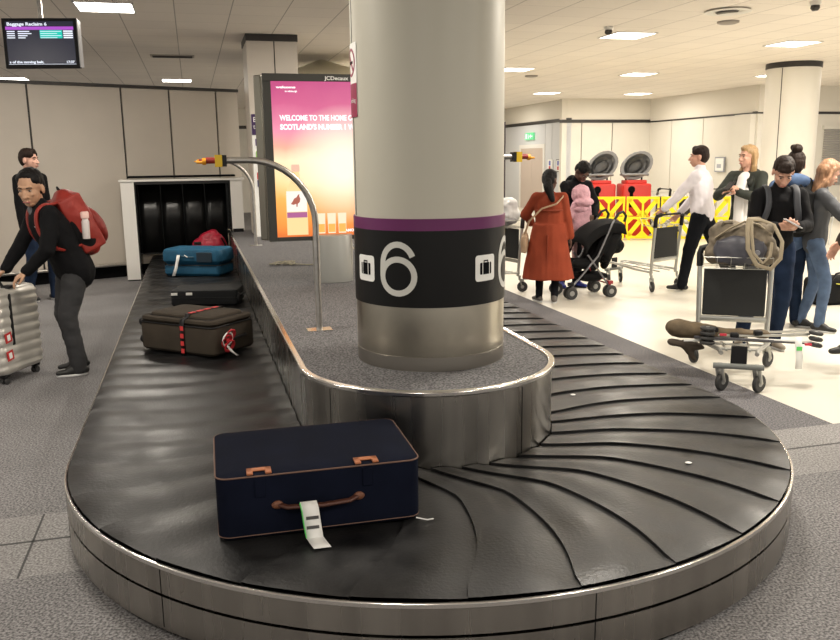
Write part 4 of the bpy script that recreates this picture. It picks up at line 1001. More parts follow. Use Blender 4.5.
# black bag on the floor at the right edge
s = thing('travel_bag', 'black holdall with a yellow-green strap on the floor at the right edge', 'bag', (4.75, 9.2, 0), rad(10))
b = MB(); rbox(b, .36, .17, 0, .30, .08, .05, .02); b.build('body', M_pf, s)
b = MB(); b.tube([(-.2, -.14, .28), (-.16, -.16, .36), (.0, -.17, .39), (.16, -.16, .36), (.2, -.14, .28)], .012, 8); b.build('handle', M_black, s)
b = MB(); b.tube([(-.16, -.178, .25), (.05, -.18, .22), (.2, -.178, .23)], .012, 6, flat=.5); b.build('bright_strap', mat('lime_strap', (.5, .5, .05), .6), s)
# ------------------------------------------------------------------ people
def ik(a, c, l1, l2, pole):
    a = V(a); c = V(c); d = c - a; L = min(d.length, (l1 + l2) * .999); 
    if d.length > 1e-6: d.normalize()
    c = a + d * L
    x = (l1 * l1 - l2 * l2 + L * L) / (2 * L); hh = sqrt(max(0, l1 * l1 - x * x))
    pl = V(pole); pl = pl - d * pl.dot(d)
    if pl.length < 1e-5: pl = V((0, 1, 0))
    pl.normalize(); return a + d * x + pl * hh, c
def hand(b, w, d, n, s, k=1.0, curl=25, thumb=35):
    """palm + five separate fingers; d = pointing way, n = back of the hand, s = towards the thumb"""
    d = V(d).normalized(); s = V(s); s = (s - d * s.dot(d)).normalized(); n = d.cross(s) if d.cross(s).dot(V(n)) > 0 else -d.cross(s); n.normalize()
    w = V(w); b.cap(w - d * .01 * k, .026 * k, w + d * .03 * k, .034 * k, .55, n); b.cap(w + d * .035 * k - s * .012 * k, .028 * k, w + d * .072 * k, .036 * k, .42, n); 
    for i, f in enumerate((.95, 1.05, 1.0, .8)):
        p = w + d * (.088 - .004 * abs(i - 1)) * k + s * (.028 - .0195 * i) * k; ang = curl * (.6 + .1 * i)
        dd = d.copy()
        for j, L in enumerate((.042, .027, .021)):
            a = rad(ang * (j * .9 + .6)); dd = d * cos(a) - n * sin(a) + s * (.07 - .045 * i); dd.normalize()
            q = p + dd * L * f * k; b.cap(p, (.0096 - j * .0009) * k, q, (.0090 - j * .001) * k, n=8); p = q
    p = w + d * .028 * k + s * .03 * k - n * .005 * k; a = rad(thumb)
    for j, L in enumerate((.034, .028, .022)):
        dd = d * cos(a - j * .28) + s * sin(a - j * .28) - n * .3; dd.normalize(); q = p + dd * L * k; b.cap(p, (.0135 - j * .0018) * k, q, (.0118 - j * .0018) * k, n=8); p = q
SKIN = dict(light=(.56, .31, .22), asian=(.50, .29, .18), dark=(.10, .045, .03), pink=(.60, .34, .26))
class Person:
    def __init__(s, label, loc, rz, h=1.75, lean=0, side=0, head=(0, 0, 0), lw=None, rw=None, lf=(.1, 0), rf=(-.1, 0), lp=(.5, .6, -.6), rp=(-.5, .6, -.6),
                 sh=.175, girth=1.0, skin='light', fy=(8, -8), hand_d=None, curl=25, vox=.007, headk=1.09, kn=None, lfz=0.0, rfz=0.0, hn=None, pel=(0, 0), group=None, curlr=None):
        k = s.k = h / 1.75; s.t = thing('person', label, 'person', loc, rad(rz), group); s.g = girth
        s.M = Matrix.Translation(V(loc)) @ Matrix.Rotation(rad(rz), 4, 'Z'); s.Mi = s.M.inverted()
        s.up = V((sin(rad(side)), -sin(rad(lean)), cos(rad(lean)))).normalized(); s.fw = V((0, -cos(rad(lean)), -sin(rad(lean))))
        X = V((1, 0, 0)); s.P = V((pel[0], pel[1], .93 * k)); u = s.up
        s.neck = s.P + u * .545 * k; s.chest = s.P + u * .36 * k; s.waist = s.P + u * .16 * k
        s.sl = s.P + u * .485 * k + X * sh * k; s.sr = s.P + u * .485 * k - X * sh * k; s.shw = sh
        def tg(w, d): return (s.Mi @ V(w[1:])) if w is not None and w[0] == 'w' else (V(w) if w is not None else d)
        wl_ = tg(lw, V((sh * 1.22 * k, -.03, .86 * k))); wr_ = tg(rw, V((-sh * 1.22 * k, -.03, .86 * k)))
        s.el, s.wl = ik(s.sl, wl_, .29 * k, .255 * k, lp); s.er, s.wr = ik(s.sr, wr_, .29 * k, .255 * k, rp)
        def ft(f): 
            if f[0] == 'w': q = s.Mi @ V((f[1], f[2], 0)); return q.x, q.y
            return f
        lf = ft(lf); rf = ft(rf)
        s.hl = s.P + X * .088 * k; s.hr = s.P - X * .088 * k
        s.kl, s.al = ik(s.hl, (lf[0], lf[1], .085 * k + lfz), .43 * k, .435 * k, (0.1, -1, 0)); s.kr, s.ar = ik(s.hr, (rf[0], rf[1], .085 * k + rfz), .43 * k, .435 * k, (-.1, -1, 0))
        s.Rh = Matrix.Rotation(rad(head[0]), 3, 'Z') @ Matrix.Rotation(rad(head[2]), 3, 'Y') @ Matrix.Rotation(rad(head[1]), 3, 'X'); s.hk = k ** .5 * headk
        s.hc = s.neck + (u * .45 + (s.Rh @ V((0, 0, 1))) * .55).normalized() * (.10 * k + .055 * s.hk) + s.fw * .015
        sk = mat('skin_' + skin, SKIN[skin], .5, var=.06, vscale=20); s.skin = sk; s.fy = fy
        b = MB(); g = girth; f = s.fw
        # torso
        b.cap(s.P, .125 * k * g, s.waist, .115 * k * g, .72, f); b.cap(s.waist, .115 * k * g, s.chest, .13 * k * g, .72, f); b.cap(s.chest - X * .05 * k, .11 * k, s.chest + X * .05 * k, .11 * k, .8, f)
        b.cap(s.sl - X * .03 * k, .05 * k, s.sr + X * .03 * k, .05 * k); b.cap(s.neck - u * .06 * k, .07 * k, s.neck, .05 * k)
        b.cap(s.neck, .05 * k, s.hc + s.Rh @ V((0, .02, -.05)) * s.hk, .05 * s.hk)
        for sh_, e_, w_ in ((s.sl, s.el, s.wl), (s.sr, s.er, s.wr)): b.cap(sh_, .046 * k, e_, .037 * k); b.cap(e_, .037 * k, w_, .025 * k)
        for h_, k_, a_ in ((s.hl, s.kl, s.al), (s.hr, s.kr, s.ar)): b.cap(h_, .075 * k, k_, .05 * k); b.cap(k_, .05 * k, a_, .034 * k)
        for a_, y in ((s.al, fy[0]), (s.ar, fy[1])): d_ = V((sin(rad(y)), -cos(rad(y)), -.42)); b.cap(a_ - V((0, 0, .02)), .03 * k, a_ + d_ * .11 * k, .02 * k)
        H = lambda x, y, z: s.hc + s.Rh @ (V((x, y, z)) * s.hk); hk = s.hk; Rh = s.Rh
        b.ell(H(0, .012, .03), (.073 * hk, .091 * hk, .087 * hk), Rh); b.ell(H(0, -.022, -.03), (.060 * hk, .068 * hk, .080 * hk), Rh); b.ell(H(0, -.042, -.082), (.036 * hk, .038 * hk, .03 * hk), Rh)
        b.cap(H(0, -.086, .0), .008 * hk, H(0, -.104, -.034), .0125 * hk, n=8); b.ell(H(.013, -.094, -.036), (.009 * hk, .009 * hk, .007 * hk), Rh, 8, 6); b.ell(H(-.013, -.094, -.036), (.009 * hk, .009 * hk, .007 * hk), Rh, 8, 6)
        b.cap(H(-.035, -.074, .022), .011 * hk, H(.035, -.074, .022), .011 * hk, n=8); b.ell(H(0, -.085, -.066), (.022 * hk, .010 * hk, .011 * hk), Rh, 10, 6)
        b.ell(H(.034, -.066, -.022), (.02 * hk, .015 * hk, .016 * hk), Rh); b.ell(H(-.034, -.066, -.022), (.02 * hk, .015 * hk, .016 * hk), Rh)
        for sx in (-1, 1): b.ell(H(sx * .074, .012, -.012), (.010 * hk, .019 * hk, .031 * hk), Rh, 10, 7)
        hd = hand_d or (None, None); hn = hn or (None, None)
        for i, (e_, w_, sx) in enumerate(((s.el, s.wl, 1), (s.er, s.wr, -1))):
            d_ = V(hd[i]) if hd[i] is not None else (w_ - e_); n_ = V(hn[i]) if hn[i] is not None else V((sx, 0, .2))
            hand(b, w_, d_, n_, n_.cross(d_) * sx if hn[i] is not None else V((0, -1, .3)), k, curl if (i == 0 or curlr is None) else curlr)
        s.body = blob('body', b, sk, s.t, vox, 2)
        s.H = H
    def face(s, brow=(.03, .02, .015), lips=(.42, .14, .12), glasses=False):
        H, hk, Rh = s.H, s.hk, s.Rh
        for sx in (-1, 1):
            b = MB(); b.ell(H(sx * .030, -.0795, .004), (.0115 * hk, .0052 * hk, .0046 * hk), Rh, 10, 6); o = b.build('eye', mat('eye_white', (.32, .28, .25), .5), s.t)
            b = MB(); b.ell(H(sx * .030, -.0825, .004), (.0062 * hk, .0028 * hk, .0050 * hk), Rh, 8, 6); b.build('iris', mat('iris_dark', (.02, .012, .008), .3), o)
            b = MB(); b.tube([H(sx * .014, -.087, .021), H(sx * .03, -.087, .026), H(sx * .047, -.076, .021)], .0036 * hk, 6); b.build('eyebrow', mat('brow_%d' % int(brow[0] * 100), brow, .8), s.t)
        b = MB(); b.cap(H(-.018, -.0915, -.067), .0045 * hk, H(.018, -.0915, -.067), .0045 * hk, .7, n=8); b.build('mouth', mat('lips', lips, .5), s.t)
        return s
    def hair(s, m, style='short', vox=.006, w=.004):
        H, hk, Rh = s.H, s.hk, s.Rh; b = MB()
        E = lambda c, r: b.ell(H(*c), tuple(x * hk for x in r), Rh)
        E((0, .018, .05), (.080, .090, .078)) if style != 'receding' else E((0, .024, .052), (.080, .086, .078)); E((0, .045, .012), (.077, .068, .088))
        if style != 'receding': E((0, -.035, .085), (.055, .045, .035))
        if style == 'receding': E((0, -.022, .088), (.05, .04, .03)); E((.04, .012, .058), (.040, .068, .046)); E((-.04, .012, .058), (.040, .068, .046))
        if style == 'short': 
            E((.04, .0, .055), (.042, .075, .05)); E((-.04, .0, .055), (.042, .075, .05))
        if style == 'fringe': E((0, -.055, .07), (.062, .04, .03))
        if style in ('long', 'long_back'):
            for sx in (-1, 1): b.cap(H(sx * .07, .01, .03), .028 * hk, H(sx * .075, .02, -.10), .03 * hk, .7, n=10); b.cap(H(sx * .075, .02, -.1), .03 * hk, s.neck + V((sx * .07, -.01 if style == 'long' else .03, -.02)), .03 * hk)
            b.cap(H(0, .06, 0), .065 * hk, s.neck + V((0, .075, -.06 if style == 'long' else -.2)), .06 * hk, .7, Rh @ V((0, 1, 0)))
        if style == 'bun': E((0.0, .045, .135), (.048, .05, .045)); E((.03, .02, .15), (.025, .03, .03)); E((0, .07, -.02), (.06, .04, .06))
        if style == 'ponytail': 
            b.cap(H(0, .09, .01), .045 * hk, H(-.05, .12, -.09), .055 * hk); b.cap(H(-.05, .12, -.09), .055 * hk, H(-.10, .10, -.22), .03 * hk); E((0, .09, .01), (.045, .045, .05))
        s.hr_ = blob('hair', b, m, s.t, vox, 2, w, (40, 40, 12), 1); return s
    def top(s, m, fat=1.0, hem=-.06, name='jacket', collar=True, wr=.004, sleeve=1.0, hood=False, flare=1.0, seed=0, loose=1.0):
        k, u, f, X = s.k, s.up, s.fw, V((1, 0, 0)); b = MB(); g = s.g * fat
        lo = s.P + V((0, 0, (hem + .09) * k))
        if hem < -.08: b.cap(s.P - X * .05 * k + V((0, .01, 0)), .118 * k * g ** .5, s.P + X * .05 * k + V((0, .01, 0)), .118 * k * g ** .5)
        b.cap(lo, .153 * k * g * flare, s.waist, .142 * k * g, .74, f); b.cap(s.waist, .142 * k * g, s.chest, .158 * k * g, .72, f)
        b.cap(s.chest - X * .04 * k + u * .03 * k, .135 * k * fat, s.chest + X * .04 * k + u * .03 * k, .135 * k * fat, .8, f)
        b.cap(s.sl - X * .035 * k, .066 * k * fat, s.sr + X * .035 * k, .066 * k * fat); b.cap(s.neck - u * .09 * k, .10 * k, s.neck - u * .03 * k, .066 * k, .85, f)
        if collar: b.cap(s.neck - u * .03 * k, .070 * k, s.neck + u * .025 * k, .066 * k)
        if hood: b.ell(s.neck + V((0, .09 * k, .0)), (.12 * k, .07 * k, .08 * k))
        for sh_, e_, w_ in ((s.sl, s.el, s.wl), (s.sr, s.er, s.wr)):
            we = e_ + (w_ - e_) * (.97 * sleeve); b.cap(sh_, .064 * k * fat * loose, e_, .053 * k * fat * loose); b.cap(e_, .053 * k * fat * loose, we, .040 * k * fat * loose)
        s.topo = blob(name, b, m, s.t, .011, 3, wr, (11, 11, 9), seed); return s
    def panel(s, m, name='shirt_front', w=.05, z0=-.02, z1=.48, depth=.125, r=.03):
        """strip of the inner garment showing down the open front"""
        b = MB(); k = s.k; a = s.P + s.up * z0 * k + s.fw * depth * k * s.g; c = s.P + s.up * (z1) * k + s.fw * (depth - .045) * k
        mid = s.P + s.up * .33 * k + s.fw * (depth + .004) * k * s.g
        b.cap(a, w * k, mid, w * k, .5, s.fw); b.cap(mid, w * k, c, w * .9 * k, .5, s.fw); blob(name, b, m, s.t, .009, 3, .003); return s
    def trousers(s, m, fat=1.0, name='trousers', wr=.005, seed=1, hem=.0):
        k, X = s.k, V((1, 0, 0)); b = MB()
        b.cap(s.P - X * .045 * k - V((0, 0, .015)), .115 * k * s.g ** .5 * fat ** .5, s.P + X * .045 * k - V((0, 0, .015)), .115 * k * s.g ** .5 * fat ** .5, .9, (0, 1, 0))
        for h_, k_, a_ in ((s.hl, s.kl, s.al), (s.hr, s.kr, s.ar)):
            b.cap(h_ + (0 * X), .098 * k * fat, k_, .068 * k * fat); b.cap(k_, .068 * k * fat, a_ + V((0, 0, hem - .02)), .055 * k * fat)
        blob(name, b, m, s.t, .011, 3, wr, (10, 10, 14), seed); return s
    def shoes(s, m, sole=None, name='shoe', toe=.16):
        k = s.k
        for a_, y in ((s.al, s.fy[0]), (s.ar, s.fy[1])):
            d = V((sin(rad(y)), -cos(rad(y)), 0)); g = V((a_.x, a_.y, a_.z - .085 * k)); b = MB()
            b.cap(g - d * .045 * k + V((0, 0, .045 * k)), .036 * k, g + d * .06 * k + V((0, 0, .048 * k)), .042 * k, .9, (0, 0, 1)); b.cap(g + d * .05 * k + V((0, 0, .04 * k)), .041 * k, g + d * toe * k + V((0, 0, .034 * k)), .03 * k, .8, (0, 0, 1)); b.cap(a_ - V((0, 0, .03)), .046 * k, a_ + V((0, 0, .0)), .046 * k); b.cap(a_ - V((0, 0, .005)), .042 * k, g + d * .075 * k + V((0, 0, .048 * k)), .036 * k)
            o = blob(name, b, m, s.t, .008, 2)
            if sole:
                b = MB(); n = 10; sd = V((d.y, -d.x, 0)); P = []
                for i in range(24):
                    t = 2 * pi * i / 24; y_ = cos(t); x_ = sin(t); wdt = .041 * (1 - .1 * y_) * k; P.append(g + d * ((.058 + .125 * y_) * k) + sd * (x_ * wdt))
                b.prismz([(p.x, p.y) for p in P], g.z + .002, g.z + .020 * k); b.build('sole', sole, o, bevel=.004)
        return s
    def skirt(s, m, z0, r0, r1, name='coat_skirt', fl=.75, wr=.012):
        k = s.k; b = MB(); zt = s.P.z + .12; n = 40
        rows = [(zt - (zt - z0) * i / 8, r0 + (r1 - r0) * i / 8) for i in range(9)]
        b.lathe([(0, rows[0][0])] + [(r, z) for z, r in rows] + [(0, rows[-1][0])], (s.P.x, s.P.y, 0), n, sc=(1, fl))
        return b
    def backpack(s, m, m2, size=(.15, .10, .24), straps=True, strapm=None, label=None, z=.25):
        """worn, carried by the figure: a thing of its own is made by the caller when needed"""
        k = s.k; t = thing('backpack', label, 'backpack', s.M @ s.P, s.t.rotation_euler.z); u, f = s.up, s.fw
        X = V((1, 0, 0)); c = u * z * k - f * .20 * k; b = MB()
        R = Matrix((X, -f, u)).transposed()
        b.box(c, (size[0] * 1.7, size[1] * 1.5, size[2] * 1.7), R); b.ell(c, (size[0] * 1.05, size[1] * 1.1, size[2] * 1.1), R); b.ell(c + u * size[2] * .5, (size[0] * .95, size[1], size[2] * .55), R)
        blob('body', b, m, t, .011, 6, .006, (9, 9, 9), 3)
        b = MB(); c2 = c - f * size[1] * .95 - u * size[2] * .3; b.ell(c2, (size[0] * .85, size[1] * .5, size[2] * .6), R); blob('front_pocket', b, m2, t, .011, 3, .003)
        b = MB(); b.tube([c + u * size[2] * .95 + X * .04 - f * .0, c + u * (size[2] * 1.15), c + u * size[2] * .95 - X * .04], .009, 6); b.build('grab_loop', M_black, t)
        if straps:
            for sx in (-1, 1):
                a = s.sl if sx > 0 else s.sr; a = a - s.P - X * sx * .055 * k; b = MB()
                pts = [c + u * size[2] * .75 + X * sx * .06, a - f * .07 * k + u * .055 * k, a + u * .078 * k, a + f * .075 * k + u * .045 * k, a + f * .125 * k - u * .06 * k, a + f * .125 * k - u * .17 * k + X * sx * .02, a + f * .05 * k - u * .30 * k + X * sx * .045, c - u * size[2] * .6 + X * sx * .1]
                P2 = []
                for i in range(len(pts) - 1):
                    for j in range(4): 
                        tt = j / 4; p0, p1, p2, p3 = pts[max(i - 1, 0)], pts[i], pts[i + 1], pts[min(i + 2, len(pts) - 1)]
                        P2.append(.5 * ((2 * p1) + (p2 - p0) * tt + (2 * p0 - 5 * p1 + 4 * p2 - p3) * tt ** 2 + (3 * p1 - p0 - 3 * p2 + p3) * tt ** 3))
                P2.append(pts[-1]); b.tube(P2, .027, 8, flat=.5); b.build('shoulder_strap', strapm or m, t)
        return t, c, R
def phone(label, p0, rz, tilt, m):
    t = thing('phone', label, 'phone', p0, rz); b = MB(); b.box((0, 0, 0), (.072, .15, .009), Matrix.Rotation(tilt, 3, 'X')); b.build('body', m, t, bevel=.003)
    b = MB(); b.M = Matrix.Rotation(tilt, 4, 'X'); b.b2(-.032, .032, -.068, .068, .0047, .0055); b.build('display', mat('phone_glass', (.02, .02, .025), .15), t); return t
H_black = mat('hair_black', (.006, .005, .005), .6, spec=.2, bump=.3, bscale=90, stretch=(3, 3, .6))
H_dk = mat('hair_dark_brown', (.018, .010, .007), .6, spec=.2, bump=.3, bscale=90, stretch=(3, 3, .6))
H_blond = mat('hair_blonde', (.38, .24, .11), .5, bump=.3, bscale=90, stretch=(3, 3, .4), var=.3, vscale=30)
H_ltbr = mat('hair_light_brown', (.28, .15, .08), .5, bump=.3, bscale=90, stretch=(3, 3, .4), var=.3, vscale=30)
C_blk = mat('black_jacket', (.006, .006, .007), .85, spec=.15, bump=.2, bscale=60)
C_blk2 = mat('charcoal_fleece', (.008, .008, .009), .9, spec=.12, bump=.2, bscale=60)
C_gtr = mat('grey_trousers', (.04, .04, .042), .9, spec=.15, bump=.15, bscale=60)
C_dtr = mat('dark_trousers', (.006, .007, .010), .85, spec=.15)
C_jean = mat('blue_jeans', (.075, .12, .21), .8, var=.35, vscale=7, bump=.1, bscale=120)
C_djean = mat('dark_jeans', (.014, .024, .05), .9, spec=.1, var=.3, vscale=7)
C_white = mat('white_shirt', (.72, .68, .72), .7)
C_sole = mat('white_sole', (.6, .6, .6), .6); C_shoe = mat('black_shoe', (.012, .012, .012), .5)

# 1 bending man with the silver suitcase
p1_ = Person('man in a black fleece and grey trousers bending over the silver suitcase', (-2.76, 6.52, 0), -50, 1.65, lean=24, headk=1.22, head=(50, 14, 0), skin='asian',
    lw=('w', -2.99, 6.20, .87), rw=('w', -3.22, 6.36, .87), lf=(.10, -.06), rf=(-.12, .02), lp=(.9, .7, .1), rp=(-.9, .5, .1), vox=.006, hand_d=((-.25, -.75, -.55), (.0, -.8, -.55)), hn=((0.1, -.5, .8), (-.1, -.5, .8)), fy=(-15, -10), curl=45, girth=1.2, pel=(0, .0))
p1_.face().hair(H_black, 'receding').top(C_blk2, 1.17, name='fleece_jacket', wr=.009, seed=2, hem=-.1).trousers(C_gtr, 1.16, seed=3, wr=.008).shoes(C_shoe, C_sole)
b = MB(); b.cap(p1_.neck + p1_.fw * .06 - p1_.up * .06, .035, p1_.neck + p1_.fw * .065 + p1_.up * .01, .03); blob('shirt_collar', b, mat('grey_shirt', (.16, .16, .17), .8), p1_.t, .008, 2)
b = MB(); q = p1_.chest + p1_.fw * .118 + p1_.up * .06 + V((.075, 0, 0)); b.box(q, (.05, .01, .03), Matrix.Rotation(rad(33), 3, 'X')); b.build('chest_emblem', M_icon, p1_.t, bevel=.004)
bp, bc, bR = p1_.backpack(mat('red_pack', (.27, .018, .01), .6, bump=.2, bscale=40, var=.15, vscale=9), mat('red_pack_dark', (.2, .015, .01), .6), (.175, .125, .265), True, None, 'red and black backpack with a pale bottle in its side pocket on the bending man', z=.30)
b = MB(); b.ell(bc + bR @ V((.135, -.02, -.05)), (.03, .09, .17), bR); blob('side_panel', b, M_pf, bp, .01, 3)
bo = thing('drink_bottle', 'pale pink capped bottle standing in the side pocket of the red backpack', 'bottle', p1_.M @ (p1_.P + bc + bR @ V((.175, .0, -.02))), 0)
b = MB(); b.lathe([(0, -.1), (.028, -.1), (.03, .03), (.02, .06)], n=18); b.build('body', mat('bottle_pale', (.6, .55, .53), .3), bo); b = MB(); b.lathe([(.02, .055), (.032, .06), (.032, .1), (.025, .11), (0, .11)], n=18); b.build('lid', mat('bottle_lid', (.75, .5, .45), .4), bo)

# 2 man behind, 3 cropped figure at the left edge
Person('dark-haired man in a black top and jeans behind the bending man, looking right', (-4.70, 10.1, 0), 72, 1.84, head=(12, 0, 0), skin='pink', lf=(.1, -.12), rf=(-.1, .12)).face().hair(H_dk, 'short').top(C_blk, 1.05).trousers(C_djean, 1.05).shoes(C_shoe, C_sole)
Person('person in a pale grey top cut off by the left edge of the photo', (-4.52, 8.55, 0), -80, 1.7, lean=6, head=(0, 10, 0), skin='pink', lf=(.1, -.1), rf=(-.1, .1), lw=(.12, -.3, 1.0)).hair(H_ltbr, 'short').top(mat('pale_grey_top', (.36, .36, .40), .8), 1.05, name='sweater').trousers(mat('maroon_trousers', (.03, .008, .014), .8), 1.1).shoes(C_shoe)

# 4 woman in the orange coat
C_or = mat('orange_coat', (.26, .052, .026), .9, spec=.1, var=.1, vscale=5, bump=.1, bscale=60)
w4 = Person('woman with a black ponytail in a long rust orange coat seen from behind', (1.50, 9.5, 0), 168, 1.50, lean=2, head=(-25, 8, 0), skin='dark', lf=(.1, 0), rf=(-.08, .05), fy=(30, 0),
    lw=(.22, -.28, .90), rw=(-.25, -.08, .72), lp=(.8, .5, -.3), rp=(-.7, .5, -.3), girth=1.25, headk=1.12)
w4.hair(H_black, 'ponytail')
k = w4.k
b = w4.skirt(None, .28, .185, .30, fl=.78)
u, f, X = w4.up, w4.fw, V((1, 0, 0)); g = 1.2
b.cap(w4.waist, .16 * k * g, w4.chest, .165 * k * g, .75, f); b.cap(w4.sl - X * .04, .075 * k, w4.sr + X * .04, .075 * k); b.cap(w4.neck - u * .09, .11 * k, w4.neck - u * .0, .072 * k)
for sh_, e_, w_ in ((w4.sl, w4.el, w4.wl), (w4.sr, w4.er, w4.wr)): b.cap(sh_, .078 * k, e_, .07 * k); b.cap(e_, .07 * k, e_ + (w_ - e_) * .93, .058 * k)
blob('long_coat', b, C_or, w4.t, .011, 3, .012, (9, 9, 1.2), 7)
b = MB(); b.tube([w4.chest + V((x, y, -.03)) for x, y in ((-.16, .09), (-.1, .135), (0, .15), (.1, .135), (.16, .09))], .008, 6); b.build('yoke_seam', mat('orange_coat_belt', (.24, .04, .015), .85), w4.t)
b = MB(); b.b2(-.003, .003, .155, .20, .36, .80); b.build('back_vent', mat('orange_coat_belt', (.36, .055, .018), .75), w4.t)
w4.trousers(C_dtr, .9, name='leggings').shoes(mat('grey_trainer', (.12, .11, .10), .6), C_sole)
M_tan = mat('tan_bag', (.40, .27, .17), .6)
hb = thing('shoulder_bag', 'tan crossbody bag on a long strap on the woman in the orange coat', 'bag', w4.M @ V((.27, .03, .70)), rad(168))
b = MB(); b.ell((0, 0, 0), (.05, .11, .13)); b.box((0, 0, -.02), (.07, .18, .18)); blob('body', b, M_tan, hb, .01, 4, .004)
b = MB(); pp = [V((.0, .06, .1)), V((-.06, .14, .26)), V((-.2, .17, .40)), V((-.36, .14, .45)), V((-.43, .06, .53)), V((-.42, -.04, .53))]; b.tube(pp, .014, 8, flat=.5); b.tube([V((0, -.06, .1)), V((-.03, -.16, .25)), V((-.2, -.2, .35)), V((-.40, -.12, .50))], .012, 8, flat=.5); b.build('strap', M_tan, hb)

# 5 man bending over the child he carries
d5 = Person('man in a black padded jacket looking down at the child in pink he carries', (1.93, 10.62, 0), 22, 1.66, lean=20, head=(8, 48, 0), skin='dark', lw=(.12, -.40, .92), rw=(-.10, -.44, .80), lp=(.8, .3, -.4), rp=(-.8, .3, -.4), hand_d=((-.8, -.3, 0), (.8, -.3, 0)), hn=((0, -1, 0), (0, -1, 0)), fy=(20, -12), lf=(.1, -.05), rf=(-.1, .0))
d5.face(lips=(.16, .05, .05)).hair(H_black, 'short').top(C_blk, 1.12, hood=True, wr=.009).trousers(C_dtr, 1.05).shoes(mat('blue_trainer', (.02, .04, .30), .5), mat('dark_sole', (.02, .02, .02), .6))
c6 = Person('small child in a fluffy pale pink hooded coat carried in the man\'s arms', (2.02, 10.22, .36), -150, .90, lean=4, head=(0, 10, 0), skin='dark', lw=(.12, -.16, .52), rw=(-.12, -.16, .55), headk=1.05, vox=.008)
C_pink = mat('pink_fluff', (.62, .36, .42), .95, bump=.8, bscale=60, var=.12, vscale=14)
c6.top(C_pink, 1.55, hem=-.08, name='fluffy_coat', wr=.008)
b = MB(); b.ell(c6.hc + V((0, .02, .0)), (.12, .12, .125)); b.ell(c6.neck + V((0, .05, -.0)), (.13, .11, .06)); b.ell(c6.neck + V((0, 0, -.08)), (.14, .12, .06)); blob('hood', b, C_pink, c6.t, .01, 2, .012, (16, 16, 16), 2)
c6.trousers(mat('dusty_pink_trousers', (.34, .2, .2), .8), 1.1).shoes(mat('pink_shoe', (.4, .2, .22), .6))

# 7 man in the white shirt pushing the far trolley
w7 = Person('man in a white shirt and black trousers pushing an empty trolley to the left', (3.46, 10.08, 0), -122, 1.77, lean=5, head=(10, 0, 0), skin='light', lw=('w', 2.98, 10.22, .96), rw=('w', 3.29, 10.40, .96), lf=('w', 3.28, 10.16), rf=('w', 3.84, 9.86), girth=1.2, lp=(.5, .9, -.3), rp=(-.5, .9, -.3), fy=(0, 0), curl=55, rfz=.05)
w7.face().hair(H_dk, 'short').top(C_white, 1.06, name='white_shirt', hem=-.02, wr=.009, loose=1.05).trousers(C_dtr, 1.12).shoes(C_shoe)
b = MB(); b.tube([w7.P + V((cos(a) * .142, sin(a) * .112, .02)) for a in [i * pi / 10 for i in range(20)]], .016, 6, True); b.build('belt', C_shoe, w7.t)

# 8 blonde woman
w8 = Person('blonde woman in a dark green coat over a white top looking left, hands together', (3.74, 9.46, 0), -44, 1.76, head=(-26, 0, 0), skin='light', sh=.16, lw=(.03, -.30, 1.26), rw=(-.06, -.33, 1.30), lp=(.8, .3, -.6), rp=(-.8, .3, -.6), hand_d=((-.8, -.2, .15), (.6, -.5, .2)), hn=((0, -.3, .9), (0, -.3, .9)), curl=40)
w8.face(brow=(.12, .08, .04)).hair(H_blond, 'long').panel(mat('white_top', (.7, .68, .66), .8), 'white_top', .075, -.02, .48, .112)
w8.top(mat('green_parka', (.018, .022, .016), .8, bump=.15), 1.12, hem=-.22, name='parka', wr=.008, flare=1.1, collar=False)
b = MB(); b.ell(w8.neck + V((0, .06, -.01)), (.13, .07, .05)); b.cap(w8.neck + V((.08, .0, -.02)), .035, w8.chest + V((.085, -.13, .05)), .03); b.cap(w8.neck + V((-.08, .0, -.02)), .035, w8.chest + V((-.085, -.13, .05)), .03); blob('coat_collar', b, mat('green_parka_dark', (.012, .014, .01), .8), w8.t, .01, 3)
w8.panel(mat('white_top', (.7, .68, .66), .8), 'white_top_front', .06, -.10, .47, .174)
w8.trousers(C_dtr, .92).shoes(C_shoe)
phone('dark phone held at chest height by the blonde woman', w8.M @ V((-.02, -.42, 1.33)), rad(-52), rad(35), M_black)

# 9 young man with a phone behind the front trolley
p9 = Person('young man in a black jacket looking down at a phone, behind the front trolley', (3.05, 7.04, 0), -6, 1.65, lean=6, head=(-6, 38, 0), skin='light', lw=(.075, -.335, 1.085), rw=(-.085, -.335, 1.085), lp=(.7, .6, -.6), rp=(-.7, .6, -.6), hand_d=((-.65, -.55, .25), (.65, -.55, .25)), hn=((.2, -.8, -.3), (-.2, -.8, -.3)), curl=50, vox=.006, lf=(.06, .02), rf=(-.27, -.1), fy=(12, -20), girth=1.0)
p9.face().hair(H_dk, 'fringe').top(C_blk, 1.08, wr=.008, name='jacket', seed=5).trousers(C_djean, 1.08, name='jeans', seed=4).shoes(mat('beige_shoe', (.28, .24, .19), .7), C_sole)
p9.backpack(M_pf, M_pf, (.15, .1, .24), True, mat('slate_strap', (.05, .055, .065), .6), 'black backpack with grey shoulder straps worn by the young man with the phone')
phone('white phone held in both hands by the young man behind the front trolley', p9.M @ V((-.005, -.445, 1.125)), rad(-6 + 90), .5, mat('phone_white', (.6, .6, .62), .3))

# 10 person with the bun behind him
p10 = Person('person with dark top bun and blue hooded jacket, behind the young phone user', (3.60, 7.95, 0), 172, 1.68, head=(-10, 0, 0), skin='light', girth=1.1)
p10.hair(H_dk, 'bun').top(mat('blue_jacket', (.05, .09, .18), .8, var=.2, vscale=9), 1.16, hood=True, wr=.009, name='jacket').trousers(C_djean, 1.0).shoes(C_shoe)
p10.backpack(M_pf, M_pf, (.14, .09, .22), True, None, 'black backpack worn over the blue jacket of the person with the bun')

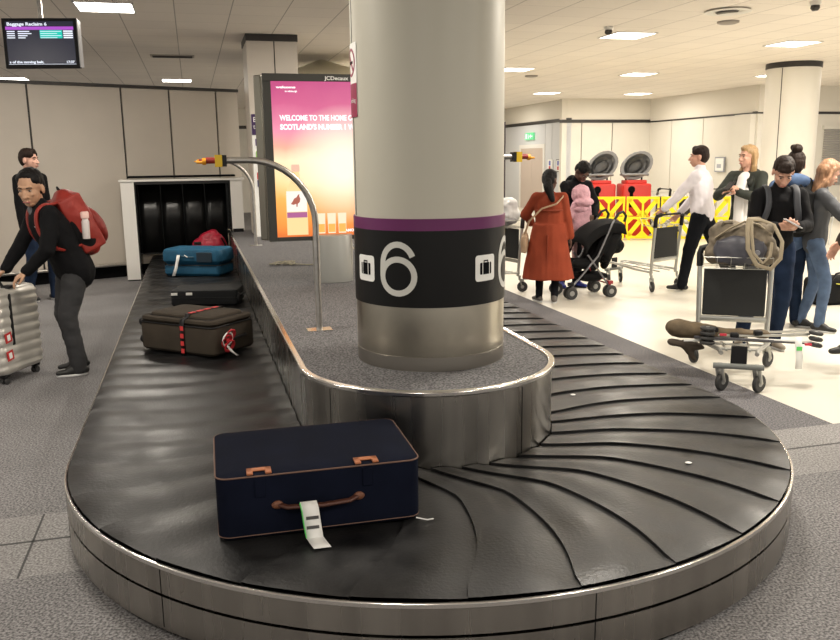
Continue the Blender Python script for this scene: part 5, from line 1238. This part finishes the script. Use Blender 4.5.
# 11 long-haired woman in ripped jeans
p11 = Person('long-haired woman in a grey jacket and ripped jeans looking at her phone', (3.76, 7.80, 0), 72, 1.60, lean=3, head=(24, 26, 0), skin='light', sh=.155, lw=(.10, -.34, 1.16), rw=(-.02, -.35, 1.13), lp=(.8, .3, -.5), rp=(-.8, .3, -.5), hand_d=((-.5, -.6, .3), (.5, -.6, .3)), hn=((.2, -.8, -.2), (-.2, -.8, -.2)), curl=45, lf=(.1, .06), rf=(-.1, -.08), fy=(-25, -30))
p11.face().hair(H_ltbr, 'long_back').top(mat('slate_jacket', (.045, .048, .055), .6), 1.1, wr=.007, name='jacket').trousers(C_jean, .92, name='jeans').shoes(C_shoe, C_sole)
b = MB(); b.tube([p11.P + p11.up * z + p11.fw * (.128 + .006 * (z > .2)) for z in (-.02, .12, .25, .36, .43)], .006, 6); b.build('zip', M_icon, p11.t)
b = MB(); b.box(p11.kl + V((0, -.066, .03)), (.05, .012, .03)); b.build('ripped_patch', p11.skin, p11.t, bevel=.005)
phone('dark phone in the hands of the long-haired woman', p11.M @ V((.03, -.47, 1.2)), rad(62), rad(30), M_black)
p11h = thing('paper_cup', 'small white object held low between the young man and the long-haired woman', 'cup', (3.50, 7.25, .93), 0)
b = MB(); b.lathe([(0, 0), (.028, 0), (.036, .09), (.033, .09), (.026, .005)], n=16); b.build('cup_body', M_icon, p11h)
bpy.data.objects.remove(bpy.data.objects[p11h.children[0].name]); bpy.data.objects.remove(p11h)

# 12 person striding in at the right edge
p12 = Person('person in a dark brown coat cut off by the right edge of the photo', (3.80, 6.45, 0), -78, 1.74, lean=5, head=(0, 10, 0), skin='light', lw=('w', 3.50, 6.2, .95), rw=('w', 3.37, 6.62, .92), lf=('w', 3.26, 6.2), rf=('w', 3.98, 6.6), lp=(.4, .9, -.3), rp=(-.4, .9, -.3), fy=(0, 0), girth=1.05, rfz=.03)
p12.hair(H_dk, 'long').top(mat('brown_coat', (.035, .022, .017), .85, bump=.2), 1.2, hem=-.2, wr=.009, name='coat').trousers(C_dtr, 1.0).shoes(C_shoe)
# ------------------------------------------------------------------ camera, world, view
cd = bpy.data.cameras.new('camera'); cam = bpy.data.objects.new('camera', cd); COL.objects.link(cam)
p, r = .195, .0131
Fw = V((0, cos(p), -sin(p))); Rr = V((1, 0, 0)); Uu = V((0, sin(p), cos(p)))
Rv = cos(r) * Rr - sin(r) * Uu; Uv = sin(r) * Rr + cos(r) * Uu
cam.matrix_world = Matrix(((Rv.x, Uv.x, -Fw.x, 0), (Rv.y, Uv.y, -Fw.y, 0), (Rv.z, Uv.z, -Fw.z, 1.68), (0, 0, 0, 1)))
cd.sensor_width = 36; cd.lens = 821.14 / 840 * 36; cd.clip_start = .05
scene.camera = cam
w = bpy.data.worlds.new('world'); scene.world = w; w.use_nodes = True
w.node_tree.nodes['Background'].inputs[0].default_value = (.9, .85, .78, 1); w.node_tree.nodes['Background'].inputs[1].default_value = .8
scene.view_settings.view_transform = 'Standard'; scene.view_settings.look = 'None'; scene.view_settings.exposure = 0.05; scene.view_settings.gamma = 1
scene.view_settings.use_curve_mapping = False
